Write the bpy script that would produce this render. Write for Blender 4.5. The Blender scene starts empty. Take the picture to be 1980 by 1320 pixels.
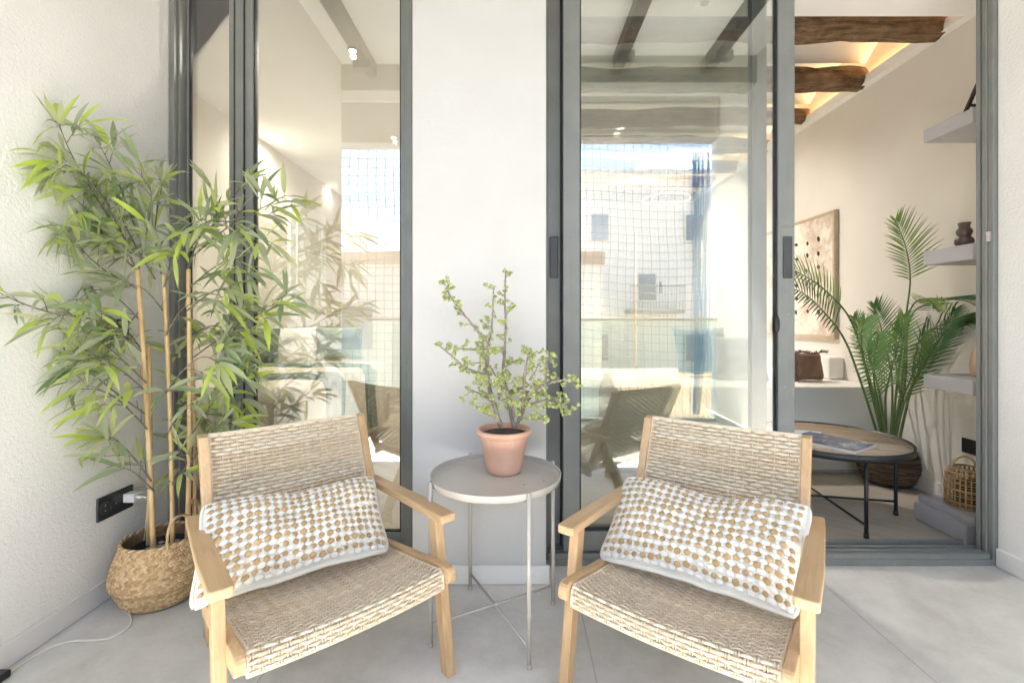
import bpy, math, random
from mathutils import Vector, Matrix, noise
R = math.radians
rnd = random.Random(11)
sc = bpy.context.scene
COL = sc.collection
F, H, U0, V0 = 900.0, 1.05, 1000.0, 615.0
PW, PH = 1980.0, 1320.0

def P(u, v, Y): return Vector(((u-U0)/F*Y, Y, H-(v-V0)/F*Y))
def FL(u, v, z=0.0):
    Y = (H-z)*F/(v-V0); return Vector(((u-U0)/F*Y, Y, z))
def PXW(u, v, X):
    Y = X*F/(u-U0); return Vector((X, Y, H-(v-V0)/F*Y))

# ------------------------------------------------------------------ mesh builder
class MB:
    def __init__(s): s.v=[]; s.f=[]; s.m=[]; s.g=[]; s.r=[]; s.sm=[]
    def add(s, verts, faces, mi=0, gr=None, var=0.0, smooth=False):
        o=len(s.v); s.v += [tuple(p) for p in verts]
        s.g += gr if gr else [tuple(p) for p in verts]
        s.r += var if isinstance(var, list) else [var]*len(verts)
        for f in faces: s.f.append(tuple(i+o for i in f)); s.m.append(mi); s.sm.append(smooth)
    def box(s, x0,x1,y0,y1,z0,z1, mi=0, var=0.0):
        v=[(x,y,z) for x in (x0,x1) for y in (y0,y1) for z in (z0,z1)]
        s.add(v, [(0,1,3,2),(4,6,7,5),(0,4,5,1),(2,3,7,6),(0,2,6,4),(1,5,7,3)], mi, None, var)
    def beam(s, p0, p1, w, h, up=(0,0,1), mi=0, var=None):
        p0=Vector(p0); p1=Vector(p1); d=(p1-p0); L=d.length; d.normalize()
        sd=d.cross(Vector(up)).normalized(); u=sd.cross(d).normalized()
        v=[]; g=[]; rr=rnd.random()*9
        for t,p in ((0,p0),(L,p1)):
            for a,b in ((-1,-1),(1,-1),(1,1),(-1,1)):
                v.append(p+sd*(a*w/2)+u*(b*h/2)); g.append((t+rr, a*w/2+rr, b*h/2))
        s.add(v,[(0,1,2,3),(7,6,5,4),(0,4,5,1),(1,5,6,2),(2,6,7,3),(3,7,4,0)],mi,g,rnd.random() if var is None else var)
    def prism(s, poly, ax, c0, c1, mi=0, grain=None, var=None):
        # poly: 2D outline; ax: function (a,b,c)->xyz ; extruded c0..c1
        n=len(poly); v=[ax(a,b,c) for c in (c0,c1) for a,b in poly]; rr=rnd.random()*9
        g=[(a+rr,b+rr,c) if grain is None else grain(a,b,c,rr) for c in (c0,c1) for a,b in poly]
        f=[tuple(range(n)), tuple(range(2*n-1,n-1,-1))]
        f+=[(i,(i+1)%n,n+(i+1)%n,n+i)[::-1] for i in range(n)]
        s.add(v,f,mi,g,rnd.random() if var is None else var)
    def tube(s, pts, r, n=8, mi=0, var=None, cap=True, flat=None):
        pts=[Vector(p) for p in pts]; k=len(pts)
        rr=r if isinstance(r,(list,tuple)) else [r]*k
        v=[];g=[];f=[]; L=0; ref=None; off=rnd.random()*7
        for i,p in enumerate(pts):
            d=(pts[min(i+1,k-1)]-pts[max(i-1,0)])
            if d.length<1e-9: d=Vector((0,0,1))
            d.normalize()
            if ref is None:
                ref=Vector((0,0,1)) if abs(d.z)<.9 else Vector((1,0,0))
            a=(ref-d*ref.dot(d))
            if a.length<1e-4: a=d.orthogonal()
            a.normalize(); ref=a; b=d.cross(a)
            if i: L+=(p-pts[i-1]).length
            for j in range(n):
                th=2*math.pi*j/n
                v.append(p+(a*math.cos(th)+b*math.sin(th))*rr[i]); g.append((L+off,th*rr[i],off))
        for i in range(k-1):
            for j in range(n):
                f.append((i*n+j,i*n+(j+1)%n,(i+1)*n+(j+1)%n,(i+1)*n+j))
        if cap: f+=[tuple(range(n-1,-1,-1)),tuple(range((k-1)*n,k*n))]
        s.add(v,f,mi,g,rnd.random() if var is None else var,True)
    def lathe(s, prof, c, n=48, mi=0, var=0.0, closed=False, axis=None):
        v=[];f=[];g=[];k=len(prof); c=Vector(c)
        for r,z in prof:
            for j in range(n):
                th=2*math.pi*j/n
                v.append(c+Vector((r*math.cos(th),r*math.sin(th),z))); g.append((th*max(r,.01),z,r))
        for i in range(k-1):
            for j in range(n): f.append((i*n+j,i*n+(j+1)%n,(i+1)*n+(j+1)%n,(i+1)*n+j))
        if prof[0][0]>1e-6: f.append(tuple(range(n-1,-1,-1)))
        if prof[-1][0]>1e-6 and not closed: f.append(tuple(range((k-1)*n,k*n)))
        s.add(v,f,mi,g,var,True)
    def ell(s, c, ax, ay, az, nu=8, nv=5, mi=0, var=None, gr=None):
        c=Vector(c); ax=Vector(ax);ay=Vector(ay);az=Vector(az)
        v=[c-az];g=[(0,-1,0)];f=[]; o=rnd.random()*5
        for i in range(1,nv):
            ph=-math.pi/2+math.pi*i/nv
            for j in range(nu):
                th=2*math.pi*j/nu
                v.append(c+(ax*math.cos(th)+ay*math.sin(th))*math.cos(ph)+az*math.sin(ph)); g.append((math.cos(th)*math.cos(ph)+o,math.sin(th)*math.cos(ph)+o,o))
        v.append(c+az);g.append((o,o,o))
        for j in range(nu): f.append((0,1+(j+1)%nu,1+j))
        for i in range(nv-2):
            for j in range(nu):
                a=1+i*nu+j;b=1+i*nu+(j+1)%nu; f.append((a,b,b+nu,a+nu))
        e=len(v)-1; a=1+(nv-2)*nu
        for j in range(nu): f.append((a+j,a+(j+1)%nu,e))
        s.add(v,f,mi,g,rnd.random() if var is None else var,True)
    def build(s, name, mats, parent=None, bevel=0, loc=None, seg=2):
        me=bpy.data.meshes.new(name); o=Vector(loc) if loc is not None else Vector((0,0,0))
        base=Vector((0,0,0))
        if parent is not None: base=parent.matrix_basis.inverted()
        if parent is not None and parent.parent is not None: base=(parent.parent.matrix_basis@parent.matrix_basis).inverted()
        if parent is not None: vs=[base@Vector(p) for p in s.v]
        else: vs=[Vector(p)-o for p in s.v]
        me.from_pydata(vs,[],s.f)
        if not isinstance(mats,(list,tuple)): mats=[mats]
        for m in mats: me.materials.append(m)
        me.polygons.foreach_set('material_index', s.m)
        me.polygons.foreach_set('use_smooth', s.sm)
        a=me.attributes.new('gr','FLOAT_VECTOR','POINT'); a.data.foreach_set('vector',[c for p in s.g for c in p])
        a=me.attributes.new('var','FLOAT','POINT'); a.data.foreach_set('value',[float(x) for x in s.r])
        me.update()
        ob=bpy.data.objects.new(name,me); COL.objects.link(ob)
        if parent is not None: ob.parent=parent
        else: ob.location=o
        if bevel:
            b=ob.modifiers.new('bevel','BEVEL'); b.width=bevel; b.segments=seg; b.limit_method='ANGLE'; b.angle_limit=R(35)
        return ob

def tag(o, label=None, cat=None, group=None, kind=None):
    if label: o['label']=label
    if cat: o['category']=cat
    if group: o['group']=group
    if kind: o['kind']=kind
    return o
def empty(name, loc, label=None, cat=None, group=None, rz=0, kind=None):
    o=bpy.data.objects.new(name,None); COL.objects.link(o); o.location=loc; o.rotation_euler=(0,0,rz)
    o.empty_display_size=.05
    o.matrix_basis=Matrix.Translation(Vector(loc))@Matrix.Rotation(rz,4,'Z')
    return tag(o,label,cat,group,kind)

# ------------------------------------------------------------------ materials
class NT:
    def __init__(s, name):
        s.m=bpy.data.materials.new(name); s.m.use_nodes=True; s.t=s.m.node_tree; s.t.nodes.clear()
        s.out=s.t.nodes.new('ShaderNodeOutputMaterial')
    def n(s, typ, **kw):
        nd=s.t.nodes.new('ShaderNode'+typ)
        for k,v in kw.items(): setattr(nd,k,v)
        return nd
    def l(s,a,b): s.t.links.new(a,b)
    def val(s, nd, **kw):
        for k,v in kw.items(): nd.inputs[k.replace('_',' ')].default_value=v
        return nd
    def math(s, op, a, b=None):
        nd=s.n('Math',operation=op)
        for i,x in enumerate((a,b)):
            if x is None: continue
            if isinstance(x,(int,float)): nd.inputs[i].default_value=x
            else: s.l(x,nd.inputs[i])
        return nd.outputs[0]
    def coord(s, kind='obj', scale=(1,1,1)):
        if kind=='obj': o=s.n('TexCoord').outputs['Object']
        elif kind=='gr': o=s.n('Attribute',attribute_name='gr').outputs['Vector']
        elif kind=='world': o=s.n('NewGeometry').outputs['Position']
        mp=s.n('Mapping'); mp.inputs['Scale'].default_value=scale; s.l(o,mp.inputs['Vector']); return mp.outputs[0]
    def noise(s, co, scale, detail=3, rough=.5, dist=0):
        nd=s.n('TexNoise'); s.val(nd,Scale=scale,Detail=detail,Roughness=rough,Distortion=dist); s.l(co,nd.inputs['Vector']); return nd.outputs['Fac']
    def ramp(s, fac, stops):
        r=s.n('ValToRGB'); e=r.color_ramp.elements
        while len(e)>2: e.remove(e[-1])
        while len(e)<len(stops): e.new(.5)
        for el,(p,c) in zip(e,stops): el.position=p; el.color=(*c,1) if len(c)==3 else c
        s.l(fac,r.inputs[0]); return r.outputs[0]
    def mix(s, fac, a, b, mode='MIX'):
        m=s.n('Mix',data_type='RGBA',blend_type=mode)
        for i,x in ((0,fac),(6,a),(7,b)):
            if isinstance(x,(int,float)): m.inputs[i].default_value=x
            elif isinstance(x,tuple): m.inputs[i].default_value=(*x,1)
            else: s.l(x,m.inputs[i])
        return m.outputs[2]
    def bump(s, h, dist=.002, strength=1, normal=None):
        b=s.n('Bump'); b.inputs['Strength'].default_value=strength; b.inputs['Distance'].default_value=dist; s.l(h,b.inputs['Height'])
        if normal: s.l(normal,b.inputs['Normal'])
        return b.outputs[0]
    def bsdf(s, color=None, rough=.6, metal=0, normal=None, spec=.5, **kw):
        b=s.n('BsdfPrincipled')
        for k,x in (('Base Color',color),('Roughness',rough),('Metallic',metal),('Specular IOR Level',spec),('Normal',normal)):
            if x is None: continue
            if isinstance(x,tuple): b.inputs[k].default_value=(*x,1)
            elif isinstance(x,(int,float)): b.inputs[k].default_value=x
            else: s.l(x,b.inputs[k])
        for k,x in kw.items(): b.inputs[k.replace('_',' ')].default_value=x
        return b.outputs[0]
    def done(s, sh): s.l(sh,s.out.inputs[0]); return s.m
    def var(s): return s.n('Attribute',attribute_name='var').outputs['Fac']

def sc3(c,k): return tuple(min(1,x*k) for x in c)
def simple(name, c, rough=.5, metal=0, nscale=20, amt=.12, bscale=0, bdist=.001, spec=.5, co='obj'):
    t=NT(name); k=t.coord(co); f=t.noise(k,nscale,4)
    col=t.ramp(f,[(.3,sc3(c,1-amt)),(.7,sc3(c,1+amt))])
    rg=t.math('ADD',t.math('MULTIPLY',t.noise(k,nscale*1.7,3),.16),max(0.02,rough-.08))
    nm=t.bump(t.noise(k,bscale,4),bdist) if bscale else None
    return t.done(t.bsdf(col,rg,metal,nm,spec))

def plaster(name, c, amp=.004, s1=70):
    t=NT(name); k=t.coord('world')
    n1=t.noise(k,s1,4,.6,.6); n2=t.noise(k,s1*2.6,3,.6); n3=t.noise(k,2.2,3)
    h=t.math('ADD',t.math('POWER',n1,1.6),t.math('MULTIPLY',n2,.35))
    col=t.ramp(n3,[(.3,sc3(c,.955)),(.7,sc3(c,1.03))])
    return t.done(t.bsdf(col,.85,0,t.bump(h,amp),.25))

M={}
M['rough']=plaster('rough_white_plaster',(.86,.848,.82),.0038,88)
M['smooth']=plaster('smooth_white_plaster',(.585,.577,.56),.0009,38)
M['ceil']=plaster('ceiling_plaster',(.86,.85,.83),.001,30)
M['inwall']=plaster('beige_room_plaster',(.73,.70,.64),.0009,40)
M['bedwall']=plaster('bedroom_plaster',(.73,.68,.60),.0009,40)
M['bench']=plaster('bench_plaster',(.82,.80,.75),.0012,25)
M['skirt']=simple('white_skirting_tile',(.78,.765,.74),.4,0,6,.03)
M['shelf']=simple('lilac_grey_shelf_paint',(.46,.45,.47),.55,0,12,.04,120,.0004)
M['alu']=simple('dark_grey_aluminium',(.185,.192,.183),.38,0,9,.10,400,.00012,.5)
t=NT('dusty_grey_aluminium'); k=t.coord('world')
f=t.noise(k,9,4); col=t.ramp(f,[(.3,(.19,.197,.188)),(.7,(.225,.232,.22))])
st=t.noise(t.coord('world',(40,40,.8)),1,3,.6); col=t.mix(t.ramp(st,[(.55,(0,0,0)),(.75,(.22,.22,.22))]),col,(.30,.30,.285))
sp=t.noise(k,170,2,.5); col=t.mix(t.ramp(sp,[(.73,(0,0,0)),(.77,(.8,.8,.8))]),col,(.6,.59,.56))
M['alu']=t.done(t.bsdf(col,t.math('ADD',t.math('MULTIPLY',f,.2),.28),0,t.bump(t.noise(k,500,2),.0001),.5))
M['aludark']=simple('black_rubber_gasket',(.025,.027,.028),.6,0,30,.2)
M['black']=simple('black_plastic',(.018,.018,.02),.35,0,30,.2)
M['blackmetal']=simple('black_powder_coat',(.02,.022,.025),.4,0,40,.2)
M['hplate']=simple('charcoal_handle_plastic',(.055,.058,.06),.35,0,30,.1)
M['steel']=simple('bare_steel',(.5,.5,.5),.3,.9,60,.1)
M['whiteplastic']=simple('white_plastic',(.82,.81,.79),.35,0,30,.02)
M['cable']=simple('cream_cable',(.78,.74,.64),.5,0,40,.05)
M['beigemetal']=simple('beige_powder_coat',(.50,.465,.415),.17,0,4,.03,0)
M['terracotta']=None
def terracotta():
    t=NT('terracotta'); k=t.coord('obj')
    f=t.noise(k,9,5,.65); st=t.noise(t.coord('obj',(1,1,.25)),26,4,.6)
    col=t.ramp(f,[(.25,(.62,.35,.25)),(.55,(.69,.42,.31)),(.8,(.74,.51,.41))])
    col=t.mix(t.ramp(st,[(.56,(0,0,0)),(.74,(.5,.5,.5))]),col,(.72,.52,.43))
    return t.done(t.bsdf(col,.72,0,t.bump(t.noise(k,90,4),.0008),.3))
M['terracotta']=terracotta()
M['soil']=simple('potting_soil',(.05,.035,.025),.95,0,60,.5,90,.006)

def floor_mat():
    t=NT('concrete_look_tile'); k=t.coord('world')
    a=t.noise(k,1.6,6,.62,.5); b=t.noise(k,7,6,.65,.3); c=t.noise(k,60,4,.6)
    f=t.math('ADD',t.math('ADD',t.math('MULTIPLY',a,.5),t.math('MULTIPLY',b,.38)),t.math('MULTIPLY',c,.12))
    col=t.ramp(f,[(.36,(.52,.505,.475)),(.46,(.605,.59,.555)),(.55,(.68,.664,.63)),(.66,(.75,.735,.70))])
    # fine drawn scratches in the cement look
    sx=t.noise(t.coord('world',(2.5,40,1)),1,3,.5)
    col=t.mix(t.ramp(sx,[(.62,(0,0,0)),(.72,(.25,.25,.25))]),col,(.56,.555,.54))
    xyz=t.n('SeparateXYZ'); t.l(t.n('NewGeometry').outputs['Position'],xyz.inputs[0])
    def joint(o,off,p):
        fr=t.math('FRACT',t.math('DIVIDE',t.math('ADD',o,off+50*p),p))
        return t.math('LESS_THAN',t.math('ABSOLUTE',t.math('SUBTRACT',fr,.5)),.0018/p)
    j=t.math('MAXIMUM',joint(xyz.outputs[0],.75+.49,.98),joint(xyz.outputs[1],-1.25+.49,.98))
    col=t.mix(j,col,(.42,.41,.39))
    rg=t.math('ADD',t.math('MULTIPLY',b,.25),.36)
    h=t.math('SUBTRACT',t.math('MULTIPLY',c,.25),j)
    return t.done(t.bsdf(col,rg,0,t.bump(h,.0008),.45))
M['floor']=floor_mat()

def plank_floor():
    t=NT('wood_look_plank_tile'); k=t.coord('world')
    mp=t.n('Mapping'); mp.inputs['Rotation'].default_value=(0,0,R(38)); t.l(t.n('NewGeometry').outputs['Position'],mp.inputs[0])
    br=t.n('TexBrick'); t.val(br,Scale=1,Mortar_Size=.0022,Brick_Width=1.2,Row_Height=.2,Bias=0.0)
    br.inputs['Color1'].default_value=(.52,.46,.38,1); br.inputs['Color2'].default_value=(.60,.54,.455,1); br.inputs['Mortar'].default_value=(.5,.46,.4,1)
    t.l(mp.outputs[0],br.inputs['Vector'])
    m2=t.n('Mapping'); m2.inputs['Scale'].default_value=(1.5,26,1); t.l(mp.outputs[0],m2.inputs[0])
    g=t.noise(m2.outputs[0],1.5,6,.6,.7)
    col=t.mix(.55,br.outputs['Color'],t.ramp(g,[(.3,(.55,.55,.55)),(.7,(1,1,1))]),'MULTIPLY')
    return t.done(t.bsdf(col,.42,0,t.bump(g,.0006),.4))
M['plank']=plank_floor()

def wood(name, c0, c1, c2, rough=.42, sc=1.0):
    t=NT(name)
    k=t.coord('gr',(5*sc,55*sc,55*sc)); g=t.noise(k,1.0,5,.6,1.3)
    k2=t.coord('gr',(1.2*sc,9*sc,9*sc)); g2=t.noise(k2,1.0,3,.5,.8)
    f=t.math('ADD',t.math('MULTIPLY',g,.55),t.math('MULTIPLY',g2,.45))
    col=t.ramp(f,[(.3,c0),(.5,c1),(.7,c2)])
    v=t.var(); col=t.mix(1.0,col,t.ramp(v,[(0,(.86,.84,.80)),(1,(1.0,1.0,1.0))]),'MULTIPLY')
    nn=t.noise(t.coord('obj'),14,2)
    return t.done(t.bsdf(col,t.math('ADD',t.math('MULTIPLY',g,.2),rough-.1),0,t.bump(g,.0004),.4))
M['wood']=wood('acacia_wood',(.46,.295,.15),(.59,.40,.225),(.68,.495,.305))
M['oldwood']=None
def oldwood():
    t=NT('weathered_beam_wood'); k=t.coord('world',(1.2,9,9)); g=t.noise(k,3,7,.7,1.2); k2=t.coord('world'); p=t.noise(k2,9,6,.7,.5)
    f=t.math('ADD',t.math('MULTIPLY',g,.6),t.math('MULTIPLY',p,.4))
    col=t.ramp(f,[(.34,(.04,.024,.014)),(.46,(.15,.088,.048)),(.58,(.28,.175,.10)),(.72,(.45,.32,.20))])
    return t.done(t.bsdf(col,.8,0,t.bump(f,.02),.25))
M['oldwood']=oldwood()
M['tablewood']=wood('parquet_table_top',(.36,.25,.16),(.46,.33,.22),(.55,.41,.29),.3,.6)

def rattan(name, cols, rough=.55):
    t=NT(name); k=t.coord('gr',(14,120,120)); g=t.noise(k,1,4,.6,.5); v=t.var()
    f=t.math('ADD',t.math('MULTIPLY',g,.62),t.math('MULTIPLY',v,.38))
    col=t.ramp(f,[(.25,cols[0]),(.45,cols[1]),(.6,cols[2]),(.75,cols[3])])
    return t.done(t.bsdf(col,rough,0,t.bump(g,.0005),.35))
M['rattan']=rattan('woven_synthetic_rattan',((.54,.42,.28),(.65,.53,.385),(.73,.63,.485),(.80,.72,.59)))
M['seagrass']=rattan('braided_seagrass',((.36,.22,.10),(.52,.34,.17),(.64,.46,.26),(.74,.58,.38)),.65)
M['seagrassdark']=simple('seagrass_lining',(.30,.19,.09),.8,0,60,.35,150,.002)
M['brownfibre']=rattan('brown_banana_fibre',((.055,.032,.018),(.12,.075,.045),(.19,.13,.085),(.30,.22,.15)),.7)
M['wicker']=rattan('honey_wicker',((.26,.15,.06),(.42,.27,.13),(.52,.36,.19),(.60,.44,.26)),.55)

def fabric(name,c,weave=700,amt=.08,rough=.9,bd=.0008,co='obj'):
    t=NT(name); k=t.coord(co); n1=t.noise(k,weave,2); n2=t.noise(k,8,4)
    col=t.ramp(n2,[(.3,sc3(c,1-amt)),(.7,sc3(c,1+amt))])
    b=t.n('BsdfPrincipled'); t.l(col,b.inputs['Base Color']); b.inputs['Roughness'].default_value=rough
    b.inputs['Sheen Weight'].default_value=.25; b.inputs['Specular IOR Level'].default_value=.15
    t.l(t.bump(n1,bd),b.inputs['Normal']); return t.done(b.outputs[0])
M['cream']=fabric('cream_cotton',(.82,.785,.71))
M['whitecot']=fabric('white_cotton_tufts',(.87,.845,.79),500,.04)
def jute():
    t=NT('ochre_jute_tufts'); k=t.coord('gr',(1,1,1))
    w=t.n('TexWave',wave_type='BANDS',bands_direction='DIAGONAL'); t.val(w,Scale=1.9,Distortion=1.2,Detail=2); t.l(k,w.inputs['Vector'])
    v=t.var(); f=t.math('ADD',t.math('MULTIPLY',w.outputs['Fac'],.6),t.math('MULTIPLY',v,.4))
    col=t.ramp(f,[(.2,(.58,.36,.15)),(.5,(.70,.48,.23)),(.8,(.79,.61,.37))])
    return t.done(t.bsdf(col,.75,0,t.bump(w.outputs['Fac'],.0012),.25))
M['jute']=jute()
M['linen']=fabric('beige_linen',(.62,.56,.47),400,.06)
M['sage']=fabric('sage_green_throw',(.12,.165,.14),400,.1)
M['rust']=fabric('brown_woven_cushion_cloth',(.21,.125,.085),300,.18)
M['greycloth']=fabric('grey_cushion_cloth',(.30,.31,.33),400,.08)
M['bluegrey']=fabric('pale_blue_grey_cloth',(.36,.41,.42),400,.08)

def leaf(name, stops, trans=.35, rough=.5, midrib=(.6,.65,.3)):
    t=NT(name); v=t.var(); k=t.coord('gr',(1,1,1))
    vein=t.noise(t.coord('gr',(2,60,1)),1,2)
    col=t.ramp(v,stops)
    col=t.mix(t.math('MULTIPLY',vein,.35),col,midrib)
    d=t.bsdf(col,rough,0,None,.3)
    tr=t.n('BsdfTranslucent'); t.l(col,tr.inputs[0])
    mx=t.n('MixShader'); mx.inputs[0].default_value=trans; t.l(d,mx.inputs[1]); t.l(tr.outputs[0],mx.inputs[2])
    return t.done(mx.outputs[0])
M['bleaf']=leaf('bamboo_leaf',[(0,(.11,.24,.09)),(.16,(.23,.35,.16)),(.36,(.39,.47,.27)),(.60,(.52,.55,.39)),(.78,(.58,.63,.32)),(.92,(.62,.74,.17)),(1,(.62,.78,.09))],.45,.5,(.44,.46,.26))
M['btwig']=simple('bamboo_twig',(.16,.145,.11),.7,0,40,.2)
M['jleaf']=leaf('jade_leaf',[(0,(.33,.40,.12)),(.5,(.47,.54,.17)),(1,(.62,.65,.28))],.2,.35,(.5,.5,.25))
M['jstem']=simple('jade_stem_bark',(.27,.225,.20),.8,0,60,.3,200,.002)
M['pleaf']=leaf('palm_leaflet',[(0,(.045,.14,.10)),(.4,(.10,.22,.08)),(.7,(.20,.33,.085)),(.9,(.29,.42,.10)),(1,(.52,.62,.2))],.2,.38,(.11,.18,.05))
M['pstem']=simple('palm_stalk',(.10,.155,.045),.45,0,25,.2)
def cane():
    t=NT('bamboo_cane'); k=t.coord('gr',(6,30,1)); g=t.noise(k,1,4,.6)
    col=t.ramp(g,[(.3,(.46,.29,.13)),(.5,(.60,.41,.20)),(.7,(.70,.52,.30))])
    return t.done(t.bsdf(col,.38,0,t.bump(g,.0004),.4))
M['cane']=cane()

def glass(name, refl=.145, tint=(.93,.95,.93)):
    t=NT(name); tr=t.n('BsdfTransparent'); tr.inputs[0].default_value=(*tint,1)
    gl=t.n('BsdfGlossy'); gl.inputs['Roughness'].default_value=0.0; gl.inputs[0].default_value=(1,1,1,1)
    k=t.coord('world'); 
    t.l(t.bump(t.noise(k,1.6,1,.4),.0007,1),gl.inputs['Normal'])
    fr=t.n('Fresnel'); fr.inputs[0].default_value=1.5
    fac=t.math('MINIMUM',t.math('ADD',t.math('MULTIPLY',fr.outputs[0],.9),refl),1.0)
    mx=t.n('MixShader'); t.l(fac,mx.inputs[0]); t.l(tr.outputs[0],mx.inputs[1]); t.l(gl.outputs[0],mx.inputs[2])
    return t.done(mx.outputs[0])
M['glass']=glass('double_glazing')
M['balglass']=glass('greenish_balustrade_glass',.02,(.86,.94,.91))
def emit(name,c,s):
    t=NT(name); e=t.n('Emission'); e.inputs[0].default_value=(*c,1); e.inputs[1].default_value=s; return t.done(e.outputs[0])
M['led']=emit('warm_led_strip',(1,.60,.24),3.0)
M['lamp']=emit('warm_lamp_glow',(1,.62,.32),.16)
M['spot']=emit('spot_lamp_glow',(1,.86,.62),2)
M['net']=simple('blue_grey_net_cord',(.10,.15,.19),.7,0,30,.2)
M['bluenet']=simple('blue_netting_cord',(.10,.33,.58),.7,0,30,.2)

# ------------------------------------------------------------------ structure / setting
LX, RX = -1.536, 2.035
def sheet(name,x0,x1,y0,y1,z,m,th=.06):
    b=MB(); b.box(x0,x1,y0,y1,z-th,z); o=b.build(name,m); o['kind']='structure'; return o
sheet('terrace_floor',-2.2,2.25,-.85,2.03,0,M['floor'],.2)
sheet('room_floor',-2.6,2.75,2.14,7.3,-.004,M['plank'],.2)
b=MB(); b.box(-2.6,2.75,2.03,2.14,-.2,-.006); o=b.build('floor_joint_strip',M['alu']); o['kind']='structure'
sheet('terrace_ceiling',-2.2,2.25,-.85,2.2,3.36,M['ceil'],.08)
# unseen slab added overhead to keep the sun off the rooms
b=MB(); b.box(-4.5,5.0,-.8,8.5,3.5,3.9); o=b.build('sun_block_slab',M['smooth']); o['kind']='structure'
# ground far below
t=NT('street_ground'); k=t.coord('world'); 
M['street']=t.done(t.bsdf(t.ramp(t.noise(k,.8,5),[(.3,(.20,.19,.18)),(.7,(.32,.31,.29))]),.9))
b=MB(); b.add([(-400,-400,-7),(400,-400,-7),(400,400,-7),(-400,400,-7)],[(0,1,2,3)]); o=b.build('ground',M['street']); o['kind']='structure'

# left terrace wall with skirting
w=empty('terrace_wall',(LX,.6,0),'rough white plastered side wall left of the bamboo plant','wall')
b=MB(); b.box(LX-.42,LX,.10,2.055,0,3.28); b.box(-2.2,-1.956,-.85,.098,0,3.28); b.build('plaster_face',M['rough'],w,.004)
b=MB(); b.box(LX,LX+.010,.10,2.045,0.002,.078); b.build('skirting',M['skirt'],w,.002)
w=empty('terrace_wall',(RX,.6,0),'rough white plastered side wall at the right of the open sliding door','wall')
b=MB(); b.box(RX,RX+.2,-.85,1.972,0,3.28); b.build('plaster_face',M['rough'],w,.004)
b=MB(); b.box(RX-.010,RX,-.85,1.970,0.002,.078); b.build('skirting',M['skirt'],w,.002)
# central pillar
PY=1.845
x0=(797-U0)/F*PY; x1=(1056-U0)/F*PY
w=empty('wall_pillar',((x0+x1)/2,PY+.1,0),'smooth white plastered pillar between the two glazed openings','pillar')
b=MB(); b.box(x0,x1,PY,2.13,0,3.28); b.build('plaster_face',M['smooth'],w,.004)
b=MB(); b.box(x0+.002,x1+.012,PY-.011,PY,0.002,.075); b.build('skirting',M['skirt'],w,.002)
# facade lintel over the doors
w=empty('facade_lintel',(.2,2.1,2.62),'white plastered lintel above the glazed doors','wall')
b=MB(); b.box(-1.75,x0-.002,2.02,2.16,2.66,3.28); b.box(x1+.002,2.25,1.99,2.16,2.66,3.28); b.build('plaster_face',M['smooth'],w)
# lintel wall and beam at the open side (seen in the reflections)
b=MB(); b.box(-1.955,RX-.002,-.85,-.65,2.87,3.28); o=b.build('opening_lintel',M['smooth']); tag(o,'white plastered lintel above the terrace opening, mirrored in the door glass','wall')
b=MB(); b.box(-1.955,RX,-.12,.08,3.05,3.28); o=b.build('ceiling_beam',simple('grey_green_paint',(.50,.52,.47),.7,0,8,.05)); tag(o,'grey-green cross beam under the terrace ceiling, mirrored in the glass','beam')
for X,lab in ((.86,'dark steel ceiling rail mirrored in the middle of the door glass'),(1.64,'dark steel ceiling rail mirrored at the right edge of the door glass'),(-1.28,'dark steel ceiling rail mirrored in the left window')):
    b=MB(); b.box(X-.045,X+.045,.08,1.7,3.17,3.28); b.box(X-.07,X+.07,.3,.36,3.10,3.17)
    o=b.build('ceiling_rail',M['blackmetal'],None,.004,(X,1,3.28)); tag(o,lab,'rail','steel rails under the terrace ceiling')

# ------------------------------------------------------------------ glazed openings
def sash(parent, xl, xr, yf, z0, z1, sw=.07, d=.045, name='sash', bot=.07, swr=None):
    b=MB(); swr=swr or sw
    b.box(xl,xl+sw,yf,yf+d,z0,z1); b.box(xr-swr,xr,yf,yf+d,z0,z1)
    b.box(xl+sw,xr-swr,yf+.002,yf+d-.002,z0,z0+bot); b.box(xl+sw,xr-swr,yf+.002,yf+d-.002,z1-.07,z1)
    s=b.build(name,M['alu'],parent,.003)
    g=MB(); zi=z0+bot; zt=z1-.07
    for (a0,a1,c0,c1) in ((xl+sw,xl+sw+.006,zi,zt),(xr-swr-.006,xr-swr,zi,zt),(xl+sw+.006,xr-swr-.006,zi,zi+.006),(xl+sw+.006,xr-swr-.006,zt-.006,zt)):
        g.box(a0,a1,yf+.006,yf+d-.006,c0,c1)
    g.build('gasket',M['aludark'],s)
    p=MB(); py=yf+d/2
    p.box(xl+sw+.001,xr-swr-.001,py-.003,py+.003,zi+.001,zt-.001); p.build('pane',M['glass'],s)
    return s
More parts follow.
